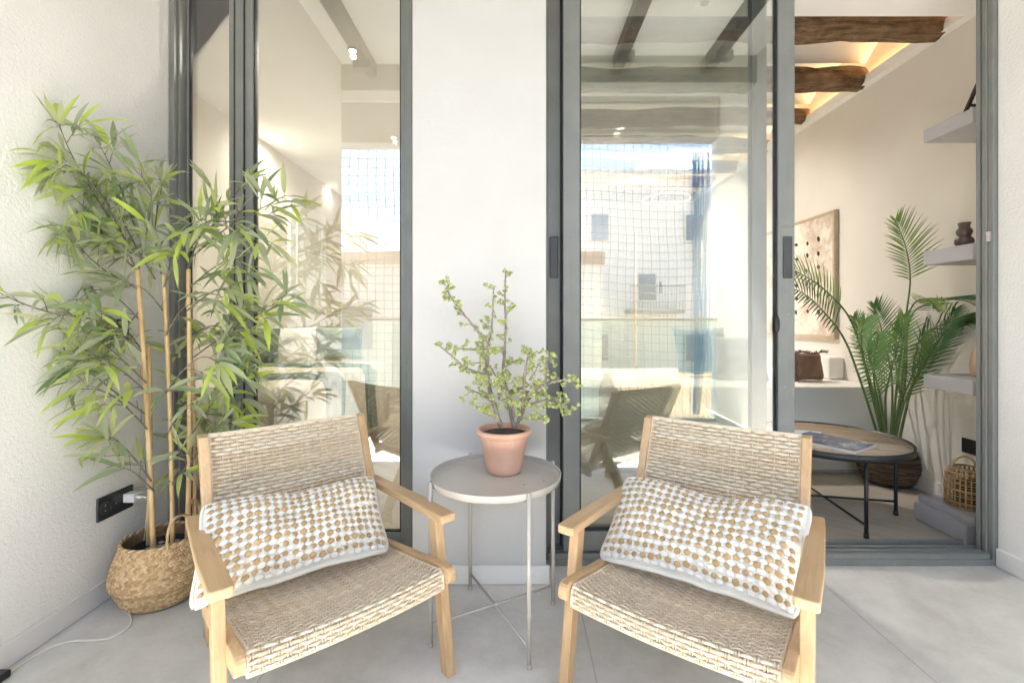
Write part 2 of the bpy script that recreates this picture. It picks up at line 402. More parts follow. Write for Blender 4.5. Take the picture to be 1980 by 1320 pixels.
def handle(parent, x, y, z0, z1):
    b=MB(); w_=.019; b.box(x-w_,x+w_,y-.009,y,z0,z1); h=b.build('handle',M['hplate'],parent,.004)
    b=MB(); zc=(z0+z1)/2
    for a0,a1,c0,c1 in ((x-.012,x-.009,zc-.05,zc+.05),(x+.009,x+.012,zc-.05,zc+.05),(x-.009,x+.009,zc-.05,zc-.046),(x-.009,x+.009,zc+.046,zc+.05)): b.box(a0,a1,y-.0115,y-.009,c0,c1)
    b.build('grip_rim',M['alu'],h); b=MB(); b.box(x-.009,x+.009,y-.0098,y-.009,zc-.046,zc+.046); b.build('finger_grip',M['black'],h)
    b=MB()
    for z in (z0+.02,z1-.02): b.lathe([(.005,0),(.005,.002),(.0,.003)],(0,0,0),10); 
    # two screw heads facing the viewer
    b=MB()
    for z in (z0+.018,z1-.018): b.ell((x,y-.0095,z),(.0045,0,0),(0,0,.0045),(0,.0022,0),10,4)
    b.build('screw',M['steel'],h)

# left window
Y0=2.045
wd=empty('sliding_window',((-1.0),Y0,0),'tall grey aluminium sliding window behind the left chair and bamboo','window')
xl=(318-U0)/F*Y0; xr=(797-U0)/F*Y0
b=MB()
b.box(xl,xl+.020,Y0+.012,Y0+.09,0,2.66); b.box(xl+.020,xl+.042,Y0,Y0+.09,0,2.66); b.box(xl+.042,xl+.050,Y0+.022,Y0+.09,.03,2.66)
b.box(xr-.022,xr,Y0,Y0+.09,0,2.66); b.box(xr-.036,xr-.022,Y0+.014,Y0+.09,.03,2.66)
b.box(xl+.042,xr-.022,Y0+.004,Y0+.09,0,.035); b.box(xl+.050,xr-.036,Y0+.024,Y0+.09,.035,.062)
b.box(xl+.042,xr-.022,Y0+.004,Y0+.09,2.60,2.66)
b.build('frame',M['alu'],wd,.003)
xm=(443-U0)/F*(Y0+.03)
sash(wd,xm,xr-.037,Y0+.028,.062,2.60,.108,.03,'sash',.035,.020)
b=MB(); b.box(xm+.024,xm+.028,Y0+.024,Y0+.028,.062,2.6); b.box(xm+.068,xm+.073,Y0+.022,Y0+.028,.062,2.6); b.build('stile_groove',M['aludark'],wd)
sash(wd,xl+.051,xm+.10,Y0+.062,.062,2.60,.010,.026,'sash',.035)

# right sliding door
Y1=1.985
dr=empty('sliding_door',(1.08,Y1,0),'large grey aluminium sliding door pushed open to the left of the living room','door')
fx0=x1+.004
fr=MB()
fx1=2.055
jx=2.012
fr.box(jx+.006,fx1,Y1-.012,Y1+.012,0,2.66); fr.box(jx,fx1,Y1+.012,Y1+.030,.03,2.66); fr.box(jx+.010,fx1,Y1+.030,Y1+.044,.03,2.66); fr.box(jx+.004,fx1,Y1+.044,Y1+.062,.03,2.66)
fr.box(fx0,jx,Y1-.012,Y1+.13,2.60,2.66)
fr.box(fx0,fx0+.012,Y1+.03,Y1+.13,.03,2.60)
fr.build('frame',M['alu'],dr,.003)
tr=MB()
tr.box(fx0,jx+.006,Y1-.012,Y1+.13,.0,.028)
for y in (Y1-.008,Y1+.024,Y1+.062,Y1+.112): tr.box(fx0+.012,jx-.002,y,y+.014,.028,.050)
tr.build('track',M['alu'],dr,.002)
tg=MB()
tg.box(fx0+.014,jx-.004,Y1+.040,Y1+.060,.0281,.034); tg.box(fx0+.014,jx-.004,Y1+.078,Y1+.11,.0281,.034); tg.build('track_groove',M['aludark'],dr)
sb=sash(dr,(1058-U0)/F*(Y1+.07),1.103,Y1+.07,.05,2.60,.064,.036,'sash',.075)
sf=sash(dr,.197,(1537-U0)/F*(Y1+.012),Y1+.012,.05,2.60,.072,.040,'sash',.085)
handle(sb,(1071-U0)/F*(Y1+.07),Y1+.07,1.05+(V0-538)/F*(Y1+.07),1.05+(V0-458)/F*(Y1+.07))
handle(sf,(1522-U0)/F*(Y1+.012),Y1+.012,1.05+(V0-538)/F*(Y1+.012),1.05+(V0-458)/F*(Y1+.012))
b=MB(); b.box(fx0+.07,fx0+.0745,Y1+.052,Y1+.0699,.06,2.6); b.build('brush_seal',M['aludark'],dr)
# finger hole + roller stop on jamb
b=MB(); c=P(1905,457,Y1-.0); b.box(jx-.004,jx+.006,Y1-.006,Y1+.010,c.z-.022,c.z+.022); b.build('strike_plate',M['steel'],dr,.002)
b=MB(); c=P(1503,627,Y1+.012); b.ell((1.117,Y1+.014,c.z),(.012,0,0),(0,0,.040),(0,.006,0),14,6); b.build('bumper',M['black'],dr)

# ------------------------------------------------------------------ living room shell
IX=2.476
w=empty('room_wall',(IX,4.5,0),'warm beige right-hand wall of the living room behind the palm','wall')
b=MB(); b.box(IX,IX+.2,2.14,7.3,-.1,3.28); b.build('plaster_face',M['inwall'],w)
b=MB(); b.box(IX-.011,IX,2.16,3.168,-.002,.083); b.build('skirting',M['skirt'],w,.002)
b=MB(); b.box(2.42,2.436,2.46,7.1,2.68,2.742); b.box(2.436,IX,2.46,7.1,2.68,2.696); b.build('cove_ledge',M['ceil'],w,.002)
b=MB(); b.box(2.445,2.465,2.47,7.0,2.6962,2.703); b.build('led_strip',M['led'],w)
b=MB(); b.box(-.25,IX,7.1,7.3,-.1,3.28); o=b.build('room_wall',M['inwall']); tag(o,'beige far wall of the living room seen through the door glass','wall')
b=MB(); b.box(-.36,-.18,2.14,7.3,-.1,3.28); o=b.build('room_wall',M['inwall']); tag(o,'partition wall between the bedroom and the living room','wall')
b=MB(); b.box(2.115,IX+.2,2.086,2.137,-.1,3.28); b.box(2.056,IX+.2,1.99,2.085,-.1,3.28); o=b.build('room_wall',M['inwall']); tag(o,'short wall return beside the right door jamb','wall')
# soffit by the facade
b=MB(); b.box(-.18,IX,2.165,2.455,2.64,3.28); o=b.build('ceiling_soffit',M['ceil']); o['kind']='structure'
# vaulted ceiling between the beams
BY=[2.72,3.31,3.94,4.56,5.19,5.82,6.45]
b=MB(); ys=[2.40]+BY+[7.12]; prof=[]
for a,c in zip(ys[:-1],ys[1:]):
    for i in range(10): prof.append((a+(c-a)*i/10, 2.86+.14*math.sin(math.pi*i/10)))
prof.append((ys[-1],2.86))
n=len(prof); b.add([(x,y,z) for x in (-.18,IX) for y,z in prof],[(i,i+1,n+i+1,n+i) for i in range(n-1)],0,None,0,True)
o=b.build('room_ceiling',M['ceil']); o['kind']='structure'
for i,y in enumerate(BY):
    b=MB(); pts=[];rr=[]
    nseg=44; r0=.076 if i<2 else .069
    for s in range(nseg+1):
        x=-.2+(2.445+.2)*s/nseg
        pts.append((x,y+.012*math.sin(x*2.1+i),2.745+.012*math.sin(x*1.7+i*2)))
        rr.append(r0*(1+.10*noise.noise(Vector((x*2.3,i*3.7,0)))-.12*max(0,(x-1.9))))
    # irregular log section
    v=[];f=[];N=18
    for s,(p,r) in enumerate(zip(pts,rr)):
        for j in range(N):
            th=2*math.pi*j/N
            q=r*(1+.30*noise.noise(Vector((p[0]*4.5,math.cos(th)*2+i*5,math.sin(th)*2))))
            sq=1/max(abs(math.cos(th)),abs(math.sin(th)))
            q*= .88+.12*sq
            v.append((p[0],p[1]+q*math.cos(th)*1.05,p[2]+q*math.sin(th)))
    for s in range(nseg):
        for j in range(N): f.append((s*N+j,s*N+(j+1)%N,(s+1)*N+(j+1)%N,(s+1)*N+j))
    f.append(tuple(range(nseg*N,(nseg+1)*N)))
    b.add(v,f,0,None,0,True)
    o=b.build('timber_beam',M['oldwood'],None,0,(1.1,y,2.745))
    tag(o,['rustic brown timber beam nearest the doorway, thickest of the row','rustic timber beam second from the doorway, its end lit by the cove','rustic timber beam third from the doorway, mostly behind the door stile','fourth rustic timber beam seen through the sliding door glass','fifth rustic timber beam seen deep through the sliding door glass','sixth rustic timber beam deep in the living room','farthest rustic timber beam by the back wall'][i],'beam','rustic ceiling beams of the living room')

# shelves
def slab(xs,z0,z1,lab,y1=None):
    yf=xs*F/785 if y1 is None else y1
    b=MB(); b.box(xs,IX,2.165,yf,z0,z1); o=b.build('wall_shelf',M['shelf'],None,.004,(2.3,2.3,z0)); tag(o,lab,'shelf','floating shelves on the living room wall'); return o
slab(2.12,1.962,2.030,'highest lilac-grey floating shelf under the lit beam')
slab(2.12,1.324,1.399,'lilac-grey floating shelf carrying the brown bubble vase')
slab(2.12,.690,.760,'lilac-grey floating shelf beside the palm fronds, carrying a pale vase')
b=MB(); b.box(2.09,IX-.012,2.165,2.453,-.002,.085); b.box(2.125,IX-.012,2.165,2.468,.085,.118); o=b.build('plinth_step',M['shelf'],None,.004,(2.3,2.3,0)); tag(o,'low two-step lilac-grey plinth on the floor under the shelves','plinth')

# bubble vase
b=MB(); vb=(2.195,2.285,1.3995)
b.lathe([(.020,0),(.030,.006),(.0385,.022),(.036,.038),(.024,.050),(.027,.058),(.032,.070),(.030,.083),(.021,.094),(.022,.105),(.027,.118),(.025,.1185),(.018,.105),(.016,.09)],vb,32,0,0,True)
o=b.build('bubble_vase',simple('glossy_brown_glaze',(.085,.06,.055),.12,0,10,.1),None,0,vb); tag(o,'glossy dark brown bubble-shaped vase on the middle shelf','vase')
vb=(2.315,2.30,.7605); b=MB()
b.lathe([(.045,0),(.055,.01),(.060,.05),(.052,.11),(.030,.17),(.022,.20),(.026,.24),(.022,.24),(.016,.2)],vb,28,0,0,True)
o=b.build('bottle_vase',simple('pale_clay_glaze',(.58,.42,.27),.5,0,14,.1),None,0,vb); tag(o,'pale tan bottle vase on the shelf beside the palm, cut by the door frame','vase')
# black stand on the top shelf
b=MB(); a=Vector((2.2,2.30,2.031)); c=Vector((2.30,2.30,2.26)); d=Vector((2.40,2.30,2.031))
b.beam(a,c,.014,.016,(0,1,0)); b.beam(c,d,.014,.016,(0,1,0)); b.beam((2.225,2.3,2.10),(2.375,2.3,2.10),.012,.012,(0,1,0))
o=b.build('triangle_ornament',M['blackmetal'],None,.002,(2.3,2.3,2.03)); tag(o,'slanting black metal ornament on the highest shelf','ornament')
# wicker lantern basket
lc=Vector((2.236,2.31,.1185)); ln=empty('wicker_lantern',lc,'honey wicker lantern basket standing on the low grey plinth','lantern')
b=MB()
for i in range(26):
    th=2*math.pi*i/26; pts=[lc+Vector((r*math.cos(th),r*math.sin(th),z)) for r,z in ((.082,.004),(.086,.04),(.086,.10),(.082,.15),(.072,.175),(.060,.185))]
    b.tube(pts,.0036,5)
for z,r in ((.006,.083),(.03,.087),(.06,.0875),(.09,.0875),(.12,.087),(.145,.084),(.168,.077),(.185,.062),(.19,.058)):
    b.tube([lc+Vector((r*math.cos(t),r*math.sin(t),z)) for t in [2*math.pi*k/28 for k in range(29)]],.0032,5)
for z in [.012*k+.01 for k in range(13)]:
    b.tube([lc+Vector((.085*math.cos(t),.085*math.sin(t),z)) for t in [2*math.pi*k/28 for k in range(29)]],.0020,4)
b.build('woven_body',M['wicker'],ln)
b=MB(); b.tube([lc+Vector((.058*math.cos(t),0.02,.19+.05*math.sin(t))) for t in [math.pi*k/14 for k in range(15)]],.006,6); b.build('handle',M['wicker'],ln)
b=MB(); b.lathe([(.05,.004),(.055,.01),(.055,.12),(.05,.12),(.05,.012)],lc,24,0,0,True); b.build('glass_cup',simple('dark_glass_cup',(.10,.07,.04),.2),ln)
# socket on the interior wall
b=MB(); b.box(IX-.010,IX,2.50,2.585,.31,.39); o=b.build('wall_socket',M['black'],None,.003,(IX,2.54,.35)); tag(o,'small black socket plate on the living room wall above the wicker lantern','socket')

# bench
b=MB(); b.box(-.178,IX-.0005,3.17,4.35,-.002,.584); b.build
o=b.build('masonry_bench',M['bench'],None,.012,(1.2,3.6,0),3); tag(o,'built-in white plaster bench along the living room wall behind the coffee table','bench')
b=MB(); b.box((1590-U0)/F*3.6,IX-.0008,3.52,4.3,.586,.755); o=b.build('bench_step',M['bench'],None,.015,(2.3,3.9,.586),3); tag(o,'raised white plaster block on the bench at the wall','bench step')
b=MB(); b.box(1.0,2.40,3.165,3.169,.0,.02); o=b.build('bench_skirting',simple('striped_trim',(.5,.49,.47),.6,0,60,.2)); tag(o,'thin pale trim strip along the foot of the plaster bench','skirting')

def cushion(name,c,w,h,d,rz,tilt,m,lab,cat='cushion',n=18,group=None):
    b=MB(); v=[];f=[];rm=Matrix.Rotation(rz,3,'Z')@Matrix.Rotation(tilt,3,'X')
    for sgn in (1,-1):
        o=len(v)
        for j in range(n+1):
            for i in range(n+1):
                s=2*i/n-1;t_=2*j/n-1
                k=((1-s**4)*(1-t_**4))**.5
                x=s*w/2*(1-.07*(1-t_*t_)); z=t_*h/2*(1-.07*(1-s*s))
                y=-sgn*d/2*k*(1+.18*noise.noise(Vector((s*1.8+c[0]*7,t_*1.8,sgn))))
                v.append(Vector(c)+rm@Vector((x,y,z+h/2)))
        for j in range(n):
            for i in range(n):
                q=(o+j*(n+1)+i,o+j*(n+1)+i+1,o+(j+1)*(n+1)+i+1,o+(j+1)*(n+1)+i); f.append(q if sgn>0 else q[::-1])
    b.add(v,f,0,None,0,True); ob=b.build(name,m,None,0,c); tag(ob,lab,cat,group); return ob
c=P(1560,745,3.46)
cu=cushion('fringed_cushion',(c.x,3.44,.587),.235,.215,.13,R(8),R(-12),M['rust'],'brown woven cushion with fringed edges leaning on the plaster bench')
b=MB()
for side in (0,1):
    for i in range(34):
        t_=i/33
        if side==0: base=Vector((c.x-.11+.22*t_,3.40,.587+.205+.008*math.sin(t_*9)))
        else: base=Vector((c.x-.112,3.40-.012,.60+.2*t_))
        for k in range(3):
            d=Vector((rnd.uniform(-.02,.02)-(0.015 if side else 0),rnd.uniform(-.025,.01),rnd.uniform(.008,.035) if side==0 else rnd.uniform(-.02,.02)))
            b.tube([base,base+d*.6,base+d+Vector((0,0,-.008))],[.003,.0025,.001],4)
b.build('fringe',M['rust'],cu)
cushion('bench_cushion',(P(1425,760,3.55).x,3.5,.587),.40,.34,.14,R(-14),R(-16),M['greycloth'],'grey cushion on the bench seen through the door glass','cushion')
cushion('bench_cushion',(P(1360,760,3.75).x,3.72,.587),.46,.40,.14,R(10),R(-14),M['bluegrey'],'pale blue-grey cushion on the bench deep behind the door glass','cushion')

# painting
pc=PXW(1622,520,IX-.002)
ya=PXW(1622,0,IX).y; yb=ya+1.15
zt=H+(V0-405)/F*ya; zb=H+(V0-655)/F*ya
pt=empty('wall_painting',(IX,(ya+yb)/2,zb),'abstract beige painting with rows of black dabs on the living room wall','painting')
b=MB(); T=.035
for a0,a1,c0,c1 in ((ya,ya+.022,zb,zt),(yb-.022,yb,zb,zt),(ya+.022,yb-.022,zb,zb+.022),(ya+.022,yb-.022,zt-.022,zt)): b.box(IX-T,IX-.001,a0,a1,c0,c1)
b.build('picture_frame',wood('pale_frame_wood',(.45,.36,.26),(.55,.45,.33),(.62,.52,.40)),pt,.002)
t=NT('abstract_canvas'); k=t.coord('world',(1,3,3)); f=t.noise(k,1.5,5,.6,1.0); f2=t.noise(t.coord('world'),5,6,.7,.15)
col=t.ramp(f2,[(.38,(.50,.40,.32)),(.46,(.62,.54,.45)),(.55,(.74,.69,.60))])
M['canvas']=t.done(t.bsdf(col,.8,0,t.bump(f2,.004),.2))
b=MB(); b.box(IX-.028,IX-.012,ya+.022,yb-.022,zb+.022,zt-.022)
for i in range(5):
    for j in range(6):
        y=ya+.20+i*.15+rnd.uniform(-.012,.012); z=zt-.20-j*.115+rnd.uniform(-.012,.012)
        if z<zb+.1: continue
        b.ell((IX-.029,y,z),(0,.020+rnd.uniform(-.004,.004),0),(0,.004,.018+rnd.uniform(-.004,.006)),(.003,0,0),9,4,1)
b.build('canvas',[M['canvas'],M['black']],pt)

# coffee table
tc=Vector((1.70,2.555,0)); TR=.375; TZ=.405
ct=empty('coffee_table',tc,'round low coffee table with timber top and black metal rim and legs','table')
b=MB(); b.lathe([(TR-.010,TZ-.012),(TR-.010,TZ-.006),(0,TZ-.006)],tc,64); 
t=NT('herringbone_table_top'); k=t.coord('world'); mp=t.n('Mapping'); mp.inputs['Rotation'].default_value=(0,0,R(20)); t.l(k,mp.inputs[0])
br=t.n('TexBrick'); t.val(br,Scale=1,Mortar_Size=.0012,Brick_Width=.30,Row_Height=.075); br.inputs['Color1'].default_value=(.50,.37,.25,1); br.inputs['Color2'].default_value=(.68,.54,.40,1); br.inputs['Mortar'].default_value=(.2,.14,.09,1); t.l(mp.outputs[0],br.inputs['Vector'])
m2=t.n('Mapping'); m2.inputs['Scale'].default_value=(4,60,1); t.l(mp.outputs[0],m2.inputs[0]); g=t.noise(m2.outputs[0],1,4,.6,.6)
M['ttop']=t.done(t.bsdf(t.mix(.5,br.outputs[0],t.ramp(g,[(.3,(.6,.6,.6)),(.7,(1,1,1))]),'MULTIPLY'),.22,0,None,.5))
b.build('tabletop',M['ttop'],ct)
b=MB(); b.lathe([(TR-.010,TZ-.034),(TR,TZ-.034),(TR,TZ),(TR-.004,TZ),(TR-.004,TZ-.010),(TR-.010,TZ-.012),(TR-.010,TZ-.034)],tc,72,0,0,True); b.build('rim',M['blackmetal'],ct)
l1=FL(1675,1040); l2=FL(1732,995)
cent=tc.copy(); legs=[l1,l2,2*cent-l1,2*cent-l2]
for p in legs:
    p.z=0; b=MB(); q=p.copy(); d=(cent-p); d.normalize()
    b.tube([p+Vector((0,0,0.001)),p+Vector((0,0,.022))],.0115,12); b.tube([p+Vector((0,0,.02)),p+Vector((0,0,TZ-.034))],.009,12); b.tube([p+Vector((0,0,TZ-.055)),p+d*.012+Vector((0,0,TZ-.04)),p+d*.05+Vector((0,0,TZ-.036))],.006,8)
    b.build('leg',M['blackmetal'],ct)
for a,c,z in ((legs[0],legs[2],.060),(legs[1],legs[3],.072)):
    b=MB(); b.tube([a+Vector((0,0,z)),c+Vector((0,0,z))],.006,8); b.build('crossbar',M['blackmetal'],ct)
# magazines
def mag(cx,cy,w,h,rz,z,th,m,lab,page):
    rm=Matrix.Rotation(rz,3,'Z'); o=Vector((cx,cy,z)); b=MB(); v=[]
    for x in (-w/2,w/2):
        for y in (-h/2,h/2):
            for zz in (0,th): v.append(o+rm@Vector((x,y,zz)))
    b.add(v,[(0,1,3,2),(4,6,7,5),(0,4,5,1),(2,3,7,6),(0,2,6,4)],0); b.add([v[1],v[5],v[7],v[3]],[(0,1,2,3)],1)
    ob=b.build('magazine',[page,m],None,0,o); tag(ob,lab,'magazine'); return ob
paper=simple('white_paper',(.78,.78,.77),.5,0,30,.03)
def cover(name, stops, sc_):
    t=NT(name); k=t.coord('obj'); f=t.noise(k,sc_,4,.6,.4); r=t.n('ValToRGB'); 
    return t.done(t.bsdf(t.ramp(f,stops),.25))
mag(1.635,2.43,.24,.32,R(32),TZ-.0055,.012,cover('navy_cover',[(.42,(.05,.075,.15)),(.52,(.09,.12,.20)),(.64,(.22,.27,.38)),(.70,(.75,.77,.8))],9),'white-edged magazine with a dark navy cover on the coffee table',paper)
mag(1.53,2.60,.24,.30,R(62),TZ-.0055,.008,cover('pale_blue_cover',[(.4,(.70,.72,.75)),(.55,(.42,.48,.58)),(.66,(.80,.80,.80))],7),'pale blue and white magazine at the far side of the coffee table',paper)

# palm basket + palm
pb=FL(1720,948); pb.y+=.15; pb.x=(1717-U0)/F*pb.y; pb.z=0
pk=empty('woven_plant_pot',pb,'round brown woven fibre pot holding the palm behind the coffee table','pot')
b=MB(); prof=[(.11,.002),(.135,.02),(.160,.08),(.168,.13),(.162,.18),(.14,.225),(.125,.245),(.115,.245),(.128,.22),(.145,.18)]
b.lathe([(r-.004,z) for r,z in prof],pb,48,0,.2,True)
for i in range(46):
    z=.01+.232*i/45
    r=None
    for (r0,z0),(r1,z1) in zip(prof[:7],prof[1:7]):
        if z0<=z<=z1: r=r0+(r1-r0)*(z-z0)/(z1-z0)
    if r is None: r=.126
    ph=rnd.random()*6; amp=rnd.uniform(.002,.006)
    pts=[pb+Vector(((r+.0015*math.sin(t*7+ph))*math.cos(t),(r+.0015*math.sin(t*7+ph))*math.sin(t),z+amp*math.sin(3*t+ph)+.002*math.sin(11*t))) for t in [2*math.pi*k/40 for k in range(41)]]
    b.tube(pts,rnd.uniform(.0028,.0045),5)
b.build('woven_shell',M['brownfibre'],pk)
b=MB(); b.lathe([(.137,.19),(0,.195)],pb,24); b.build('soil',M['soil'],pk)

def bez(pts,n):
    pts=[Vector(p) for p in pts]; out=[]
    m=len(pts)-1
    for i in range(n+1):
        x=i/n*m; k=min(int(x),m-1); t=x-k
        p0=pts[max(k-1,0)];p1=pts[k];p2=pts[k+1];p3=pts[min(k+2,m)]
        out.append(.5*((2*p1)+(p2-p0)*t+(2*p0-5*p1+4*p2-p3)*t*t+(3*p1-p0-3*p2+p3)*t**3))
    return out
def blade(b, base, d, L, w, nrm, droop=.25, var=.5, segs=5, fold=.25, wall=None, shape='lance', curl=0):
    d=Vector(d).normalized(); nrm=Vector(nrm); side=d.cross(nrm)
    if side.length<1e-3: side=d.orthogonal()
    side.normalize(); up=side.cross(d).normalized()
    v=[];g=[];f=[]; p=Vector(base); dd=d.copy(); o=rnd.random()*9
    for i in range(segs+1):
        t=i/segs
        if shape=='lance': ww=w*(math.sin(math.pi*min(1,(t*.92+.08)))**.75)*(1 if t<.5 else (1-(t-.5)*.5))
        else: ww=w*min(1,t*6+.25)*(1-t**2.2)
        if i==segs: ww=w*.03
        upv=side.cross(dd).normalized()
        for s in (-1,0,1):
            q=p+side*(s*ww/2)+upv*(abs(s)*ww*fold)
            if wall: q=wall(q)
            v.append(q); g.append((t*L*8+o,s*.5+o,o))
        p=p+dd*(L/segs)
        dd=(dd+Vector((0,0,-1))*(droop/segs)+up*(curl/segs)).normalized()
    for i in range(segs):
        for s in (0,1): f.append((i*3+s,i*3+s+1,(i+1)*3+s+1,(i+1)*3+s))
    b.add(v,f,0,g,var,True)

pm=empty('potted_palm',(pb.x,pb.y,.19),'tall green feather palm with arching fronds beside the shelves','palm')
pr=random.Random(5)
def palmwall(q): 
    if q.x>IX-.012: q=Vector((IX-.012-.02*pr.random(),q.y,q.z))
    return q
fronds=[ # px stalk/rachis points with Y, start fraction of leaflets, leaflet length, var base, face dir
 ([(1722,870,2.83),(1735,740,2.82),(1752,610,2.80),(1760,540,2.76),(1752,480,2.73),(1732,427,2.70)],.62,.225,.74,(0,-1,.1)),
 ([(1712,870,2.82),(1678,730,2.75),(1648,625,2.70),(1600,565,2.62),(1545,528,2.55),(1505,520,2.5)],.50,.17,.74,(.2,-1,.5)),
 ([(1706,870,2.79),(1665,740,2.70),(1632,655,2.64),(1590,600,2.58),(1550,565,2.52),(1505,552,2.47)],.48,.19,.18,(.2,-1,.4)),
 ([(1716,880,2.76),(1712,775,2.70),(1722,720,2.64),(1738,660,2.60),(1746,612,2.58)],.36,.20,.68,(0,-1,.25)),
 ([(1728,870,2.84),(1750,740,2.84),(1758,620,2.80),(1800,585,2.62),(1860,580,2.45),(1905,600,2.36)],.48,.15,.22,(0,-.7,.7)),
 ([(1734,868,2.82),(1760,760,2.80),(1790,690,2.74),(1830,640,2.62),(1868,610,2.52)],.42,.18,.45,(0,-1,.3)),
 ([(1718,870,2.90),(1700,760,2.95),(1682,690,2.95),(1665,650,2.93),(1650,615,2.92)],.42,.17,.50,(0,-1,.3)),
 ([(1722,870,2.92),(1725,740,2.96),(1712,670,2.97),(1700,620,2.96),(1690,590,2.95)],.42,.18,.42,(0,-1,.3)),
 ([(1728,872,2.74),(1748,780,2.68),(1790,700,2.58),(1820,650,2.5),(1845,600,2.45)],.36,.17,.36,(.1,-1,.3)),
 ([(1730,872,2.78),(1748,700,2.74),(1752,630,2.68),(1765,590,2.60),(1790,578,2.5),(1815,600,2.42)],.66,.11,.97,(0,-1,.7)),
 ([(1710,872,2.73),(1692,770,2.66),(1672,700,2.58),(1665,650,2.53),(1672,620,2.5)],.38,.17,.60,(0,-1,.3)),
 ([(1724,875,2.80),(1738,790,2.74),(1760,735,2.66),(1778,690,2.58),(1786,650,2.52)],.34,.19,.66,(.1,-1,.35)),
 ([(1714,875,2.80),(1700,790,2.74),(1690,735,2.66),(1690,690,2.58),(1700,650,2.52)],.34,.18,.55,(-.1,-1,.35)),
 ([(1722,875,2.90),(1742,760,2.98),(1770,690,3.02),(1800,650,3.02),(1825,640,3.0)],.40,.18,.45,(0,-1,.3)),
 ([(1735,872,2.86),(1765,740,2.88),(1800,660,2.84),(1850,625,2.66),(1890,625,2.48)],.46,.17,.30,(0,-1,.4)),
]
for pts,t0,LL,vb_,nr in fronds:
    c3=bez([P(u,v,y) for u,v,y in pts],40); c3=[palmwall(q) for q in c3]
    st=MB(); st.tube(c3,[.0075*(1-.75*i/40) for i in range(41)],7); fo=st.build('stalk',M['pstem'],pm)
    lb=MB(); k0=int(40*t0); nL=46
    for i in range(nL):
        t=i/(nL-1); x=k0+(39.9-k0)*t; k=min(int(x),39); fr_=x-k
        p=c3[k].lerp(c3[k+1],fr_); tg=(c3[k+1]-c3[k]).normalized()
        n_=Vector(nr); sd=tg.cross(n_).normalized()
        s=1 if i%2 else -1
        pl=math.sin(math.pi*(.12+.80*t))**.6*LL*(1-.35*t)
        ang=R(68-42*t)
        d=sd*s*math.sin(ang)+tg*math.cos(ang)+n_.normalized()*(.18+.15*pr.random())
        blade(lb,p,d,pl*pr.uniform(.98,1.2),.0108,n_,.22,min(1,max(0,vb_+pr.uniform(-.12,.12))),4,.18,palmwall,'strap')
    lb.build('frond',M['pleaf'],pm)

# ring pendant and vertical led lamp
pc=P(1288,385,4.85); rp=empty('ring_pendant',pc,'lit ring pendant lamp hanging on a thin cord, seen through the door glass','pendant lamp')
b=MB(); b.tube([pc+Vector((.24*math.cos(t),.24*math.sin(t),0)) for t in [2*math.pi*k/48 for k in range(49)]],.009,8,0,None,False); b.build('light_ring',M['lamp'],rp)
b=MB(); b.tube([pc+Vector((0,0,.0)),(pc.x,pc.y,2.98)],.003,6); b.lathe([(.05,2.95-pc.z),(.05,2.99-pc.z)],pc,20)
for k in range(3):
    th=k*2.094; b.tube([pc+Vector((.24*math.cos(th),.24*math.sin(th),0)),pc+Vector((0,0,.25))],.0015,4)
b.build('cord',M['whiteplastic'],rp)
lx=P(1230,600,6.2).x; fl=empty('led_floor_lamp',(lx,6.2,0),'slim vertical glowing light line at the back of the living room','lamp')
b=MB(); b.box(lx-.009,lx+.009,6.19,6.21,.40,2.2); b.build('light_tube',M['lamp'],fl)
b=MB(); b.lathe([(.13,0),(.13,.015),(.012,.02),(.012,.4)],(lx,6.2,0),24); b.build('base',M['blackmetal'],fl)
def bulb(name,c,lab,en,grp,lit=True):
    e=empty(name,c,lab,'spotlight',grp)
    b=MB(); b.lathe([(.036,0),(.036,.012)],c,20); b.build('rim',M['whiteplastic'],e)
    b=MB(); b.lathe([(.021,-.002),(.018,-.006),(0,-.008)],c,20); b.build('bulb',M['spot'] if lit else M['hplate'],e)
    if not lit: return
    l=bpy.data.lights.new('downlight_lamp','SPOT'); l.energy=en; l.color=(1,.93,.85); l.spot_size=R(176); l.spot_blend=1; l.shadow_soft_size=.02 if en<8 else .07
    o=bpy.data.objects.new('downlight_lamp',l); COL.objects.link(o); o.location=(0,0,-.03); o.parent=e
for (x,y,lab) in ((.9,4.06,'added fill spotlight hidden behind a beam in the middle of the living room'),(1.5,5.5,'added fill spotlight at the back of the living room'),(.94,2.33,'unlit round ceiling spotlight in the soffit behind the door glass')):  # both lit spots here are added to brighten the living room
    bulb('ceiling_spotlight',(x,y,2.80 if y<4.5 and y>2.5 else 2.99 if y>2.5 else 2.625),lab,22,'living room spotlights',y>2.5)

